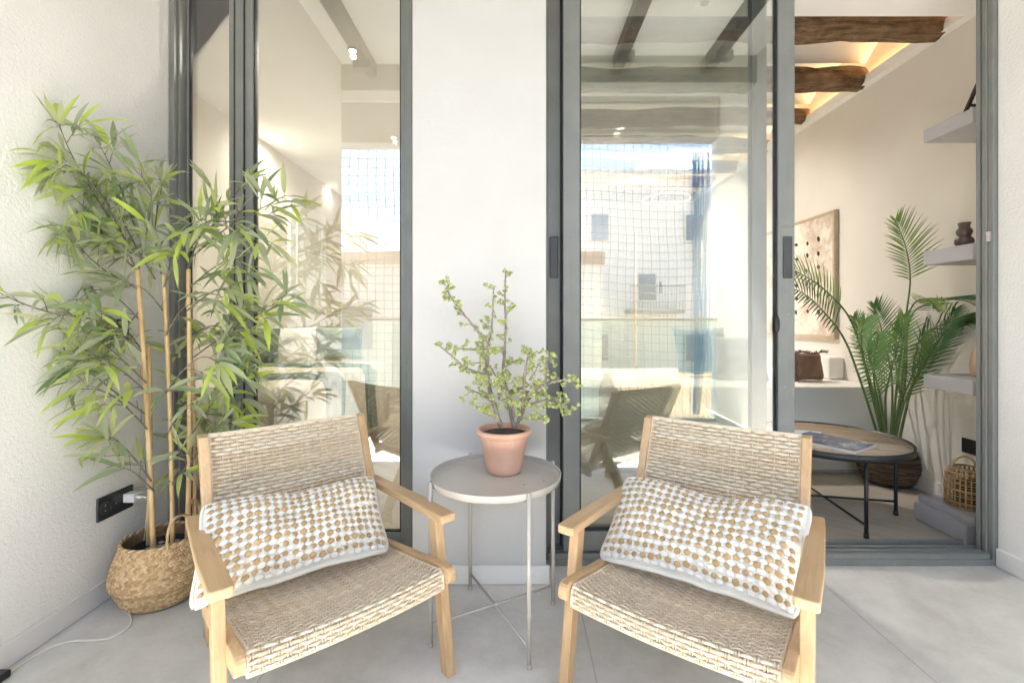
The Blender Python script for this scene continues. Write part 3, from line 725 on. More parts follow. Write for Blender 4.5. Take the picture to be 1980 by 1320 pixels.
# ------------------------------------------------------------------ bedroom
b=MB(); b.box(-2.6,-2.40,2.14,6.4,-.1,3.28); o=b.build('room_wall',M['bedwall']); tag(o,'beige left-hand wall of the bedroom seen through the left window','wall')
b=MB(); b.box(-2.6,-.18,6.35,6.55,-.1,3.28); o=b.build('room_wall',M['bedwall']); tag(o,'far wall of the bedroom with white door','wall')
b=MB(); b.box(-2.6,LX-.0,2.056,2.135,-.1,3.28); o=b.build('room_wall',M['bedwall']); tag(o,'short bedroom wall return behind the bamboo plant','wall')
b=MB(); b.box(-2.4,-.36,2.165,6.35,2.72,2.78); o=b.build('bedroom_ceiling',M['ceil']); o['kind']='structure'
for x,y,lab in ((P(540,278,4.3).x,4.3,'lit bedroom ceiling spotlight above the bamboo in the left window'),(P(634,362,5.9).x,5.9,'lit bedroom ceiling spotlight lowest in the left window'),(P(682,97,2.9).x,2.9,'brightest bedroom ceiling spotlight, highest in the left window'),(P(762,275,4.3).x,4.3,'lit bedroom ceiling spotlight by the right frame of the left window')):
    bulb('ceiling_spotlight',(x,y,2.715),lab,7.5,'bedroom spotlights')
# bedroom door on left wall
bd=empty('bedroom_door',(-2.4,5.3,0),'white panelled door on the bedroom wall','door')
b=MB(); b.box(-2.399,-2.36,4.85,5.75,0,2.3); b.build('door_leaf',M['whiteplastic'],bd,.003)
b=MB(); 
for z0,z1 in ((.2,1.0),(1.12,2.15)): 
    for a0,a1,c0,c1 in ((4.97,5.0,z0,z1),(5.6,5.63,z0,z1),(5.0,5.6,z0,z0+.03),(5.0,5.6,z1-.03,z1)): b.box(-2.36,-2.345,a0,a1,c0,c1)
b.build('panel_moulding',M['whiteplastic'],bd,.003)
# bed
be=empty('bed',(-1.7,3.5,0),'bed with beige linen cover seen through the left window','bed')
b=MB(); b.box(-2.35,-1.23,2.62,4.5,.08,.34); b.build('bed_base',M['linen'],be,.01)
def soft(name,x0,x1,y0,y1,z0,z1,m,par,nx=40,ny=50,amp=.015,drop=True):
    b=MB(); v=[];f=[]
    for j in range(ny+1):
        for i in range(nx+1):
            s=i/nx;t_=j/ny; x=x0+(x1-x0)*s;y=y0+(y1-y0)*t_
            e=min(s,1-s)*(x1-x0); e2=min(t_,1-t_)*(y1-y0); q=min(e,e2)
            z=z1+amp*noise.noise(Vector((x*4,y*4,1)))+amp*.5*noise.noise(Vector((x*11,y*11,2)))
            rr=.07
            if q<rr: z-= (rr-math.sqrt(max(0,rr*rr-(rr-q)**2)))*1.0
            v.append((x,y,z))
    n0=len(v); ring=[i for i in range(nx+1)]+[j*(nx+1)+nx for j in range(1,ny+1)]+[ny*(nx+1)+i for i in range(nx-1,-1,-1)]+[j*(nx+1) for j in range(ny-1,0,-1)]
    for j in range(ny):
        for i in range(nx): f.append((j*(nx+1)+i,j*(nx+1)+i+1,(j+1)*(nx+1)+i+1,(j+1)*(nx+1)+i))
    for k,i in enumerate(ring):
        p=v[i]; w_=.02*math.sin(k*.55)+.012*math.sin(k*1.7); cx=(x0+x1)/2;cy=(y0+y1)/2
        d=Vector((p[0]-cx,p[1]-cy,0)); d.x/=(x1-x0); d.y/=(y1-y0)
        d=Vector((1 if d.x>.48 else -1 if d.x<-.48 else 0,1 if d.y>.48 else -1 if d.y<-.48 else 0,0))
        v.append((p[0]+d.x*(.01+w_),p[1]+d.y*(.01+w_),z0))
    m_=len(ring)
    for k in range(m_): f.append((ring[k],n0+k,n0+(k+1)%m_,ring[(k+1)%m_]))
    b.add(v,f,0,None,0,True); return b.build(name,m,par)
soft('duvet',-2.36,-1.21,2.58,4.3,.12,.66,M['linen'],be)
th=soft('bed_throw',-2.38,-1.185,2.95,3.22,.16,.685,M['sage'],be,40,14)
soft('bed_throw',-2.38,-1.19,3.7,3.9,.16,.683,M['sage'],be,40,12)
for (x,y,m,lab) in ((-2.0,4.1,M['whitecot'],'white bed pillow beside the green one, seen through the left window'),(-1.62,4.25,M['bluegrey'],'grey-green bed pillow seen through the left window'),(-2.2,3.85,M['sage'],'dark green bolster on the bed seen through the left window')):
    cushion('bed_pillow',(x,y,.665),.42,.32,.15,R(20),R(-18),m,lab,'pillow')

# ------------------------------------------------------------------ chair
WB=M['wood']
ch=empty('lounge_chair',(0,0,0),'wooden lounge chair with woven rattan seat left of the round side table','chair','woven lounge chairs')
# local: x lateral, y backward (-y is forward), z up
def side_outline_ax(x): return lambda a,b,c: (c,a,b)
AX=.286; RXX=.262
post_top=(.330,.684); post_bot=(.150,.255)
for s in (-1,1):
    # arm: flat board, waisted outline in plan, extruded vertically
    b=MB(); out=[]
    x_in=.262; x_out=.312
    plan=[(-.222,.0),(-.228,.004)]
    arm=[(x_in,-.224),(x_in+.004,-.230),(x_out-.004,-.230),(x_out,-.224),(x_out,-.05),(x_out-.006,.10),(x_out-.012,.24),(x_out-.016,.305),(x_in-.004,.305),(x_in-.002,.10)]
    zf=lambda y: .469+( .456-.469)*(y+.224)/.53
    n=len(arm); v=[];g=[]
    rr=rnd.random()*5
    for dz in (-.024,0):
        for (x,y) in arm: v.append((s*x,y,zf(y)+dz)); g.append((y+rr,x+rr,dz))
    f=[tuple(range(n)),tuple(range(2*n-1,n-1,-1))]+[(i,n+i,n+(i+1)%n,(i+1)%n) for i in range(n)]
    if s>0: f=[q[::-1] for q in f]
    f=[q[::-1] for q in f]
    b.add(v,f,0,g,rnd.random()); b.build('armrest',WB,ch,.004,None,3)
    # front leg
    b=MB(); b.prism([(-.135,.446),(-.177,.446),(-.248,.0),(-.212,.0)],lambda a,b_,c: (c,a,b_),s*AX-.014,s*AX+.014,0,lambda a,b_,c,rr: (b_+rr,a+rr,c)); b.build('front_leg',WB,ch,.003)
    # back post
    b=MB(); dy=.020
    b.prism([(post_top[0]-dy,post_top[1]),(post_top[0]+dy-.004,post_top[1]+.004),(post_top[0]+dy,post_top[1]-.004),(post_bot[0]+dy,post_bot[1]),(post_bot[0]-dy,post_bot[1])],lambda a,b_,c: (c,a,b_),s*.249-.013,s*.249+.013,0,lambda a,b_,c,rr: (b_+rr,a+rr,c)); b.build('back_post',WB,ch,.003)
    # seat rail
    b=MB(); pr_=[]
    zc=lambda y: .315-.16*(y+.262)
    top=[(-.262,.0)]
    r_=.024
    nose=[(-.268-r_*math.sin(a)*0.9, .318-.0+r_*math.cos(a)) for a in [math.pi*k/8 for k in range(9)]]
    rail=[(.16,.272),(-.262,.342)]+nose[1:-1]+[(-.262,.294),(.16,.220)]
    b.prism(rail,lambda a,b_,c: (c,a,b_),s*RXX-.0125,s*RXX+.0115,0,lambda a,b_,c,rr: (a+rr,b_+rr,c)); b.build('seat_rail',WB,ch,.003)
    # rear leg with arched foot
    b=MB(); foot=[(.205,.40),(.245,.42),(.435,.03),(.440,.002),(.425,.002),(.412,.016),(.394,.016),(.380,.002),(.366,.002),(.372,.06)]
    b.prism(foot,lambda a,b_,c: (c,a,b_),s*.2225-.0125,s*.2225+.0125,0,lambda a,b_,c,rr: (b_+rr,a+rr,c)); b.build('rear_leg',WB,ch,.003)
b=MB(); b.beam((-.25,.13,.262),(.25,.13,.262),.03,.04); b.build('cross_rail',WB,ch,.003)
b=MB(); b.beam((-.25,-.222,.276),(.25,-.222,.276),.024,.024); b.build('front_bar',WB,ch,.003)
b=MB(); b.beam((-.238,.352,.664),(.238,.352,.664),.008,.014); b.build('back_bar',M['rattan'],ch,.003)
def weave(S, nW, nP, hw, th, amp, b, warp_w=.0032):
    # S(a,t)->point,normal ; wefts run along a at fixed t
    for j in range(nW):
        t0=(j+.5)/nW
        for half in (0.0,):
            t=t0+half/nW; seg=nP*4; var=rnd.random(); v=[];g=[];f=[]; oo=rnd.random()*8
            ph=0 if j%2 else math.pi
            for i in range(seg+1):
                a=i/seg; jig=.00035*math.sin(a*40+j*3.1+half*9)
                p,nn=S(a,t); p2,_=S(a,min(1,t+.004)); bt=(p2-p)
                if bt.length<1e-7: bt=p-S(a,t-.004)[0]
                bt.normalize(); off=amp*math.sin(math.pi*nP*a+ph)
                c=p+nn*off+bt*jig
                for q in (bt*hw+nn*th*.15,nn*th,-bt*hw+nn*th*.15,-nn*th*.7): v.append(c+q)
                g+= [(a*.5+oo,k*.004+oo,t) for k in range(4)]
            for i in range(seg):
                for k in range(4): f.append((i*4+k,(i+1)*4+k,(i+1)*4+(k+1)%4,i*4+(k+1)%4))
            b.add(v,f,0,g,var,True)
    for i in range(nP):
        a0=(i+.5)/nP
        for half in (-.0031,.0031):
            v=[];g=[];f=[];seg=nW*3;var=rnd.random()*.8+.2;oo=rnd.random()*8
            for k in range(seg+1):
                t=k/seg; p,nn=S(a0+half/.48,t); pa,_=S(min(1,a0+half/.48+.004),t); ab=(pa-p).normalized()
                ph=math.pi if (i%2) else 0
                # weft j crosses column i over or under
                off=-amp*1.15*math.sin(math.pi*nW*t+ (0 if i%2 else math.pi))
                c=p+nn*off
                for q in (ab*warp_w+nn*.0004,nn*.0014,-ab*warp_w+nn*.0004,-nn*.001): v.append(c+q)
                g+=[(t*.5+oo,m_*.003+oo,a0) for m_ in range(4)]
            for k in range(seg):
                for m_ in range(4): f.append((k*4+m_,k*4+(m_+1)%4,(k+1)*4+(m_+1)%4,(k+1)*4+m_))
            b.add(v,f,0,g,var,True)
def S_back(a,t):
    x=-.236+.472*a; bow=.022*(1-(2*a-1)**2)
    # t 0 at bottom, 1 at top; last bit rolls over the top bar
    y=.180+(.334-.180)*t; z=.315+(.684-.315)*t
    n=Vector((0,-.92,.39))
    p=Vector((x,y,z))-n*(.006+bow*(.35+.65*math.sin(math.pi*min(1,t*.9))))
    p=p+n*.012
    return p,n
def S_seat(a,t):
    x=-.247+.494*a; sag=.020*(1-(2*a-1)**2)
    # t 0 back edge -> 1 front lower edge
    L=.43; d=t*(L+.042)
    if d<L-.02:
        y=.165-d; z=.262+.070*(d/L)-.004*math.sin(math.pi*d/L); n=Vector((0,-.16,.987))
        k=1
    elif d<L+.012:
        q=(d-(L-.02))/.032; ang=q*math.pi/2; y0=.165-(L-.02); z0=.262+.070*((L-.02)/L)
        y=y0-.02*math.sin(ang)-.0; z=z0+.002-.02*(1-math.cos(ang)); n=Vector((0,-math.sin(ang)-.16*(1-q),math.cos(ang)+.1)).normalized()
    else:
        y=.165-(L-.02)-.02; z=.262+.070*((L-.02)/L)+.002-.02-(d-L-.012); n=Vector((0,-1,0))
    return Vector((x,y,z-sag*(.55+.45*math.sin(math.pi*min(1,t))) )),n.normalized()
b=MB(); weave(S_back,34,22,.0060,.0028,.0031,b,.0026); b.build('woven_backrest',M['rattan'],ch)
b=MB(); weave(S_seat,42,26,.0048,.0024,.0028,b,.0022); b.build('woven_seat',M['rattan'],ch)
# wrapped edges of the weave along the posts
b=MB()
for s in (-1,1):
    for k in range(3):
        p=S_back(.5,.88+.05*k)[0]
    pts=[S_back(0.004 if s<0 else .996,t/24)[0]+Vector((0,0,.0)) for t in range(25)]
    b.tube(pts,.0042,6)
    pts=[S_seat(0.004 if s<0 else .996,t/24)[0] for t in range(25)]
    b.tube(pts,.0040,6)
pts=[S_back(a/30,1.0)[0] for a in range(31)]; b.tube(pts,.0045,8)
pts=[S_seat(a/30,1.0)[0] for a in range(31)]; b.tube(pts,.004,8)
b.build('weave_border',M['rattan'],ch)
# place the two
ch2=ch.copy(); COL.objects.link(ch2)
for c_ in list(ch.children):
    k=c_.copy(); COL.objects.link(k); k.parent=ch2
ch.location=(-.570,1.361,0); ch.rotation_euler=(0,0,R(41.3))
ch2.location=(.500,1.317,0); ch2.rotation_euler=(0,0,R(-36.0))
ch2['label']='wooden lounge chair with woven rattan seat right of the round side table'

# ------------------------------------------------------------------ lumbar cushions
def lumbar(BL,BR,TR_,TL_,D,lab,dip,seed,fwd):
    pr=random.Random(seed); BL,BR,TR_,TL_=map(Vector,(BL,BR,TR_,TL_)); fwd=Vector(fwd).normalized()
    def surf(s,t,sgn=1):
        # s,t in 0..1
        ss=2*s-1; tt=2*t-1
        # slightly concave outline
        cr=1-.055*(abs(ss*tt))**7; s2=.5+ (ss*cr*(1-.045*(1-tt*tt)))/2; t2=.5+(tt*cr*(1-.05*(1-ss*ss)))/2
        p=BL.lerp(BR,s2).lerp(TL_.lerp(TR_,s2),t2)
        k=max(0,(1-abs(ss)**3.2)*(1-abs(tt)**2.6))**.55
        n=nrm
        dent=dip*math.exp(-((ss-.10)/.42)**2)
        p=p-up*dent*(t**2)
        p=p+n*(sgn*D*k*(1-.35*dent/ max(dip,1e-4)*t**2 if sgn>0 else .35)) + n*.013*pr_noise(s,t)*(1-abs(ss)**6)
        # limp corners
        p=p+Vector((0,0,-.010))*abs(ss)**6*(1 if t<.5 else -.0)
        return p
    nrm=((BR-BL).cross(TL_-BL)).normalized()
    if nrm.dot(fwd)<0: nrm=-nrm
    up=((TL_+TR_)-(BL+BR)).normalized()
    def pr_noise(s,t): return noise.noise(Vector((s*4+seed,t*3,seed)))+.5*noise.noise(Vector((s*9+seed,t*7,seed)))
    b=MB(); nx,ny=64,32; v=[];f=[]
    for sgn in (1,-1):
        o=len(v)
        for j in range(ny+1):
            for i in range(nx+1): v.append(surf(i/nx,j/ny,sgn))
        for j in range(ny):
            for i in range(nx):
                q=(o+j*(nx+1)+i,o+j*(nx+1)+i+1,o+(j+1)*(nx+1)+i+1,o+(j+1)*(nx+1)+i); f.append(q if sgn>0 else q[::-1])
    b.add(v,f,0,None,0,True)
    # hem cord round the edge
    ring=[(i/40,0) for i in range(41)]+[(1,i/20) for i in range(1,21)]+[(1-i/40,1) for i in range(1,41)]+[(0,1-i/20) for i in range(1,21)]
    b.tube([surf(s,t,0) for s,t in ring],.0068,8,0,0,False)
    NXT,NYT=21,11
    def fr(s,t):
        p=surf(s,t); a=(surf(min(1,s+.01),t)-surf(s-.01,t)).normalized(); c=(surf(s,min(1,t+.02))-surf(s,t-.02)).normalized()
        n=a.cross(c).normalized()
        if n.dot(nrm)<0: n=-n
        return p,a,c,n
    Wd=(BR-BL).length; Hd=(TL_-BL).length
    cw=Wd*.93/NXT; rh=Hd*.90/NYT
    for r in range(NYT):
        t=.030+.935*(r+.5)/NYT
        for c in range(NXT):
            s=.012+.976*(c+.5)/NXT
            p,a,cc,n=fr(s+pr.uniform(-.006,.006),t+pr.uniform(-.011,.011))
            q=pr.uniform(.78,1.16); tw=pr.uniform(-.35,.35)
            a2=(a+cc*tw).normalized(); c2=(cc-a*tw).normalized()
            b.ell(p+n*.0018,a2*cw*.40*q,c2*rh*.345*q,n*.0050*q,9,5,2,pr.random())
            # cream bridge between tufts
        for c in range(NXT+1):
            s=.012+.976*c/NXT
            p,a,cc,n=fr(min(.975,max(.025,s)),t)
            b.ell(p+n*.0006,a*cw*.25,cc*rh*.26,n*.003,7,4,0,0)
    for r in range(NYT+1):
        t=.030+.935*r/NYT
        for c in range(NXT+1):
            s=.012+.976*c/NXT
            p,a,cc,n=fr(min(.97,max(.03,s+pr.uniform(-.003,.003))),min(.965,max(.035,t)))
            b.ell(p+n*.0012,a*cw*.49,cc*rh*.36*pr.uniform(.85,1.1),n*.0052*pr.uniform(.85,1.15),9,5,1,0)
    o=b.build('lumbar_cushion',[M['cream'],M['whitecot'],M['jute']],None,0,(BL+BR)/2); tag(o,lab,'cushion','tufted lumbar cushions'); return o
def hz(u,v,z): return FL(u,v,z)
lumbar(hz(362,1178,.335),hz(755,1060,.315),hz(722,918,.485),hz(388,976,.505),.062,'white lumbar cushion with ochre tufts on the left chair, hanging over its armrest side',.020,3,(.66,-.75,.5))
lumbar(hz(1155,1074,.315),hz(1545,1194,.325),hz(1574,978,.515),hz(1210,920,.49),.062,'white lumbar cushion with ochre tufts on the right chair beside the door opening',.028,8,(-.59,-.81,.5))

# ------------------------------------------------------------------ side table
tc=Vector((-.073,1.60,0)); rad=.2215; RZ=.522
st=empty('side_table',tc,'round beige metal tray table between the two lounge chairs','table')
b=MB(); b.lathe([(.0,RZ-.0245),(rad-.006,RZ-.0245),(rad,RZ-.020),(rad+.002,RZ),(rad+.0015,RZ+.001),(rad+.0002,RZ+.0012),(rad-.0006,RZ+.0004),(rad-.0008,RZ-.002),(rad-.0022,RZ-.0165),(rad-.0030,RZ-.0195),(rad-.006,RZ-.0205),(rad-.012,RZ-.0206),(rad-.06,RZ-.0206),(0,RZ-.0206)],tc,96,0,0,True); b.build('tray_top',M['beigemetal'],st)
a0=R(-62)
lp=[]
for k in range(4):
    th=a0+k*math.pi/2; q=tc+Vector((math.cos(th)*(rad+.010),math.sin(th)*(rad+.010),0)); lp.append(q)
    b=MB(); b.tube([q+Vector((0,0,.001)),q+Vector((0,0,.012))],.0080,14); b.tube([q+Vector((0,0,.010)),q+Vector((0,0,RZ+.004))],.0068,14); d=(tc-q).normalized()
    b.tube([q+Vector((0,0,RZ-.028)),q+d*.03+Vector((0,0,RZ-.029))],.0035,8)
    b.build('leg',M['beigemetal'],st)
for k in range(2):
    b=MB(); z=.062+.007*k; b.tube([lp[k]+Vector((0,0,z)),lp[k+2]+Vector((0,0,z))],.0042,8); b.build('crossbar',M['beigemetal'],st)
b=MB(); b.tube([tc+Vector((0,0,.056)),tc+Vector((0,0,.076))],.006,10); b.build('cross_screw',M['steel'],st)

# ------------------------------------------------------------------ terracotta pot + jade bush
pc=Vector((-.0465,1.665,RZ-.0203))
po=empty('terracotta_pot',pc,'weathered terracotta flower pot on the beige tray table','pot')
b=MB(); b.lathe([(0,0),(.054,0),(.060,.005),(.066,.03),(.0765,.098),(.079,.103),(.0815,.106),(.0835,.124),(.0855,.132),(.093,.136),(.0985,.142),(.0985,.150),(.093,.155),(.088,.1545),(.084,.148),(.082,.13),(.080,.128)],pc,72,0,0,True); b.build('pot_body',M['terracotta'],po)
b=MB(); b.lathe([(.0815,.137),(.05,.141),(0,.142)],pc,32); b.build('soil',M['soil'],po)
jd=empty('jade_bush',pc+Vector((0,0,.138)),'bare-branched jade bush with small round leaves in the terracotta pot','plant')
jr=random.Random(21)
def ZP(x,y,Y): return P(840+x*.2576,510+y*.2576,Y)
jb=[ # (points in zoom px with depth offset), r0, r1
 ([(610,1225,0),(650,1130,.01),(690,1040,.02),(740,985,.03),(820,985,.03),(920,1030,.0),(1010,1090,-.03)],.0085,.0028),
 ([(600,1225,.0),(565,1080,.02),(545,960,.03),(515,830,.03),(530,640,.03),(533,440,.02),(530,240,.02),(533,60,.02)],.0075,.0022),
 ([(500,1220,-.02),(460,1100,-.03),(420,960,-.02),(395,820,-.02),(400,700,-.03),(405,600,-.03)],.0095,.0055),
 ([(405,600,-.03),(350,530,-.04),(270,440,-.05),(190,340,-.05),(130,260,-.06),(95,185,-.06),(110,160,-.06)],.0052,.0022),
 ([(400,620,-.03),(425,520,-.01),(435,420,.0),(440,300,.0),(445,180,.0)],.0045,.0018),
 ([(385,830,-.03),(310,810,-.05),(230,775,-.07),(140,700,-.09),(30,605,-.10)],.0048,.0020),
 ([(405,640,-.02),(330,645,-.03),(240,638,-.04),(170,635,-.04)],.0032,.0018),
 ([(395,740,-.02),(320,742,-.05),(240,755,-.06)],.0028,.0016),
 ([(440,1050,-.05),(380,1000,-.06),(310,960,-.07),(245,935,-.07)],.0042,.0018),
 ([(470,1170,-.06),(400,1130,-.08),(340,1100,-.09),(280,1050,-.09)],.0032,.0015),
 ([(660,1100,.0),(670,980,-.02),(680,840,-.03),(700,700,-.03),(720,660,-.03)],.0055,.0020),
 ([(690,1020,.0),(780,930,-.03),(870,890,-.04),(970,870,-.05),(1045,850,-.05),(1090,905,-.05)],.0052,.0018),
 ([(720,880,-.03),(750,820,-.03),(775,765,-.03)],.0030,.0014),
 ([(830,900,-.04),(840,790,-.05),(850,720,-.05),(885,690,-.05)],.0030,.0014),
 ([(700,1060,.0),(800,1030,-.04),(880,1020,-.06),(960,1050,-.08),(1000,1110,-.09)],.0045,.0016),
 ([(640,1170,.0),(720,1165,-.03),(800,1165,-.05),(830,1160,-.05)],.0030,.0016),
 ([(480,1010,-.02),(500,930,-.04),(470,860,-.05),(380,720,-.05),(330,650,-.05)],.0042,.0020),
 ([(520,780,.03),(590,740,.01),(650,725,.0)],.0028,.0016),
 ([(560,960,.0),(590,1040,-.05),(620,1060,-.06)],.003,.0015),
 ([(545,960,.03),(620,940,.0),(680,930,-.02),(760,880,-.03)],.0034,.0016),
 ([(600,1150,-.01),(575,1020,-.05),(520,930,-.07),(470,890,-.08),(390,900,-.09),(310,900,-.09)],.004,.0015),
]
sb_=MB(); lf=MB()
def jleaf(p,d,size):
    d=Vector(d).normalized(); n=Vector((jr.uniform(-.6,.6),jr.uniform(-1,-.1),jr.uniform(-.1,.9))).normalized()
    a=(d-n*d.dot(n)); 
    if a.length<.05: a=n.orthogonal()
    a.normalize(); c=n.cross(a)
    lf.ell(p+a*size*.5,a*size*.52,c*size*.44,n*size*.12,8,4,0,jr.random())
def jcluster(p,d,k=3,sz=.0135):
    for i in range(k):
        dd=Vector(d).normalized()*.5+Vector((jr.uniform(-1,1),jr.uniform(-1,1),jr.uniform(-.7,1)))*.9
        jleaf(p,dd,sz*jr.uniform(.75,1.2))
for pts,r0,r1 in jb:
    c3=bez([ZP(x,y,pc.y+o) for x,y,o in pts],max(8,len(pts)*5)); N=len(c3)
    c3=[c3[0]]+[q+Vector((jr.uniform(-1,1),jr.uniform(-1,1),jr.uniform(-1,1)))*.0012 for q in c3[1:]]
    sb_.tube(c3,[(r0+(r1-r0)*i/(N-1))*(1+jr.uniform(-.12,.12)) for i in range(N)],8)
    Ltot=sum((c3[i+1]-c3[i]).length for i in range(N-1)); ntw=max(2,int(Ltot/.0125))
    for k in range(ntw):
        t=(k+.6)/ntw; 
        if r0>.007 and t<.12: continue
        i=min(N-2,int(t*(N-1))); p=c3[i]; tg=(c3[i+1]-c3[i]).normalized()
        if jr.random()<.62:
            sd=tg.orthogonal().normalized(); sd=Matrix.Rotation(jr.uniform(0,6.28),3,tg)@sd
            if abs(sd.y)>.7: sd=Vector((sd.x+jr.choice((-.7,.7)),sd.y*.4,sd.z))
            d=(sd+tg*.35+Vector((0,0,.25))).normalized(); L=jr.uniform(.012,.036)*(1.15 if t>.3 else .7)
            q=p+d*L; m_=p+d*L*.55+Vector((0,0,-.002))
            sb_.tube([p,m_,q],[.0014,.0012,.0009],5)
            jcluster(q,d,jr.choice((4,5,6)),.0130); 
            if L>.020: jcluster(m_,d,3,.013)
        else: jcluster(p+tg.orthogonal().normalized()*.002,tg,jr.choice((3,4)),.0125)
    jcluster(c3[-1],c3[-1]-c3[-2],4)
sb_.build('branches',M['jstem'],jd); lf.build('leaves',M['jleaf'],jd)
# fallen leaves on the tray
for i,(u,v) in enumerate(((1040,913),(1052,928),(1015,935))):
    b=MB(); p=FL(u,v,RZ-.0195); b.ell(p,(.006,0,0),(0,.0045,0),(0,0,.0012),8,4,0,.6+.2*i); o=b.build('fallen_leaf',M['jleaf'],None,0,p); tag(o,'tiny dry leaf fallen on the beige tray right of the pot','leaf','fallen leaves on the tray')

# ------------------------------------------------------------------ seagrass basket
bc=Vector((0,1.75,0)); bc.x=(311-U0)/F*bc.y
bk=empty('seagrass_basket',bc,'pale braided seagrass belly basket at the foot of the left wall','basket')
prof=[(.098,.003),(.115,.016),(.129,.04),(.137,.070),(.141,.078),(.150,.088),(.154,.104),(.152,.124),(.146,.150),(.137,.176),(.128,.200),(.122,.220),(.121,.232)]
def prad(z):
    for (r0,z0),(r1,z1) in zip(prof[:-1],prof[1:]):
        if z0<=z<=z1: return r0+(r1-r0)*(z-z0)/(z1-z0)
    return prof[-1][0]
b=MB(); b.lathe([(0,.003)]+[(r-.004,z) for r,z in prof]+[(.115,.232),(.116,.215),(.130,.17),(.144,.12),(.125,.06),(.10,.012),(0,.012)],bc,64,0,.1,True); b.build('basket_lining',M['seagrassdark'],bk)
b=MB(); rows=25; ncol=84
cum=[0]
for (r0,z0),(r1,z1) in zip(prof[:-1],prof[1:]): cum.append(cum[-1]+math.hypot(r1-r0,z1-z0))
def pat(sv):
    sv=max(0,min(.99999,sv))*cum[-1]
    for i in range(len(prof)-1):
        if sv<=cum[i+1]:
            k=(sv-cum[i])/(cum[i+1]-cum[i]); r=prof[i][0]+(prof[i+1][0]-prof[i][0])*k; z=prof[i][1]+(prof[i+1][1]-prof[i][1])*k
            dr=prof[i+1][0]-prof[i][0]; dz=prof[i+1][1]-prof[i][1]; l=math.hypot(dr,dz); return r,z,dz/l,-dr/l
br_=random.Random(9)
for j in range(rows):
    for i in range(ncol):
        var=br_.random(); v=[];g=[];f=[]; o=br_.random()*9; sl=.62*(1 if j%2 else -1)
        for a in range(5):
            for c in range(4):
                aa=a/4; cc=c/3
                sv=(j+.5+(aa-.5)*1.22)/rows; th=2*math.pi*(i+.5+ (cc-.5)*.98+sl*(aa-.5)*1.35+br_.uniform(-.03,.03))/ncol
                r,z,nr_,nz_=pat(sv); bl=.0036*math.sin(math.pi*aa)**.7*(1-(2*cc-1)**2*.8)-.0012
                rr=r+nr_*bl; v.append(bc+Vector((rr*math.cos(th),rr*math.sin(th),z+nz_*bl))); g.append((aa*.05+o,cc*.02+o,o))
        for a in range(4):
            for c in range(3): f.append((a*4+c,a*4+c+1,(a+1)*4+c+1,(a+1)*4+c))
        b.add(v,f,0,g,var,True)
# braided rims
for z,r in ((.232,.1185),(.078,.1405)):
    for k in range(2):
        pts=[bc+Vector(((r+.003*math.cos(24*t+k*math.pi))*math.cos(t),(r+.003*math.cos(24*t+k*math.pi))*math.sin(t),z+.003*math.sin(24*t+k*math.pi))) for t in [2*math.pi*q/150 for q in range(151)]]
        b.tube(pts,.0036,5)
b.build('braided_shell',M['seagrass'],bk)
def bhandle(th0,lean):
    b=MB()
    c=Vector((math.cos(th0),math.sin(th0),0)); tg=Vector((-math.sin(th0),math.cos(th0),0)); base=bc+c*.118+Vector((0,0,.222))
    for k in range(3):
        pts=[]
        for q in range(61):
            t=math.pi*q/60; x=-.048*math.cos(t); z=.105*math.sin(t)**.75
            ctr=base+tg*x+Vector((0,0,z))+c*lean*z
            ph=t*9+k*2.094
            pts.append(ctr+c*.0038*math.cos(ph)+tg*.0038*math.sin(ph)*math.sin(t)+Vector((0,0,.0038*math.sin(ph)*abs(math.cos(t)))))
        b.tube(pts,.0033,5)
    b.build('handle',M['seagrass'],bk)
bhandle(R(62),.0); bhandle(R(-22),-.1)

# ------------------------------------------------------------------ artificial bamboo
bm=empty('bamboo_plant',bc+Vector((0,0,.013)),'tall artificial bamboo with long narrow leaves and bare canes in the seagrass basket','plant')
b=MB(); b.lathe([(.075,0.0),(.098,.17),(.104,.182),(.098,.183),(.095,.165),(0,.160)],bc+Vector((0,0,.013)),40,0,0,True); b.build('inner_pot',M['black'],bm)
b=MB(); 
for i in range(60):
    a=rnd.uniform(0,6.28); q=rnd.uniform(0,.088)
    b.ell(bc+Vector((q*math.cos(a),q*math.sin(a),.176)),(.012,0,0),(0,.010,0),(0,0,.006),7,4)
b.build('pebbles',simple('grey_pebble',(.32,.31,.30),.6,0,30,.25),bm)
def cane_(p0,p1,r,name='cane'):
    b=MB(); p0=Vector(p0);p1=Vector(p1); n=42; pts=[];rr=[]
    L=(p1-p0).length; nodes=[.13+.17*k for k in range(8)]
    bow=Vector((.012,0,0))
    for i in range(n*3+1):
        t=i/(n*3); pts.append(p0.lerp(p1,t)+bow*math.sin(math.pi*t)*.6)
        d=min([abs(t*L-q) for q in nodes]); rr.append(r*(1-.18*t)*(1+(.16*max(0,1-d/.007))-(.06*max(0,1-abs(d-.009)/.006))))
    b.tube(pts,rr,12); b.build(name,M['cane'],bm)
zb_=.16
def cb(u,dy): y=1.76+dy; return Vector(((u-U0)/F*y,y,zb_))
cane_(cb(297,-.045),P(265,520,1.70),.0098)
cane_(cb(286,.035),P(288,668,1.80),.0078)
cane_(cb(334,-.02),P(316,530,1.74),.0080)
cane_(cb(362,.02),P(364,520,1.79),.0092)
cane_(cb(374,.05),P(372,700,1.83),.0070)
lw=random.Random(77)
def wallclamp(q):
    x=LX+.014
    if q.x<x: q=Vector((x+.004*lw.random(),q.y,q.z))
    if q.y>2.02 and q.x>-1.53: q=Vector((q.x,2.02,q.z))
    return q
tw=MB(); lb=MB()
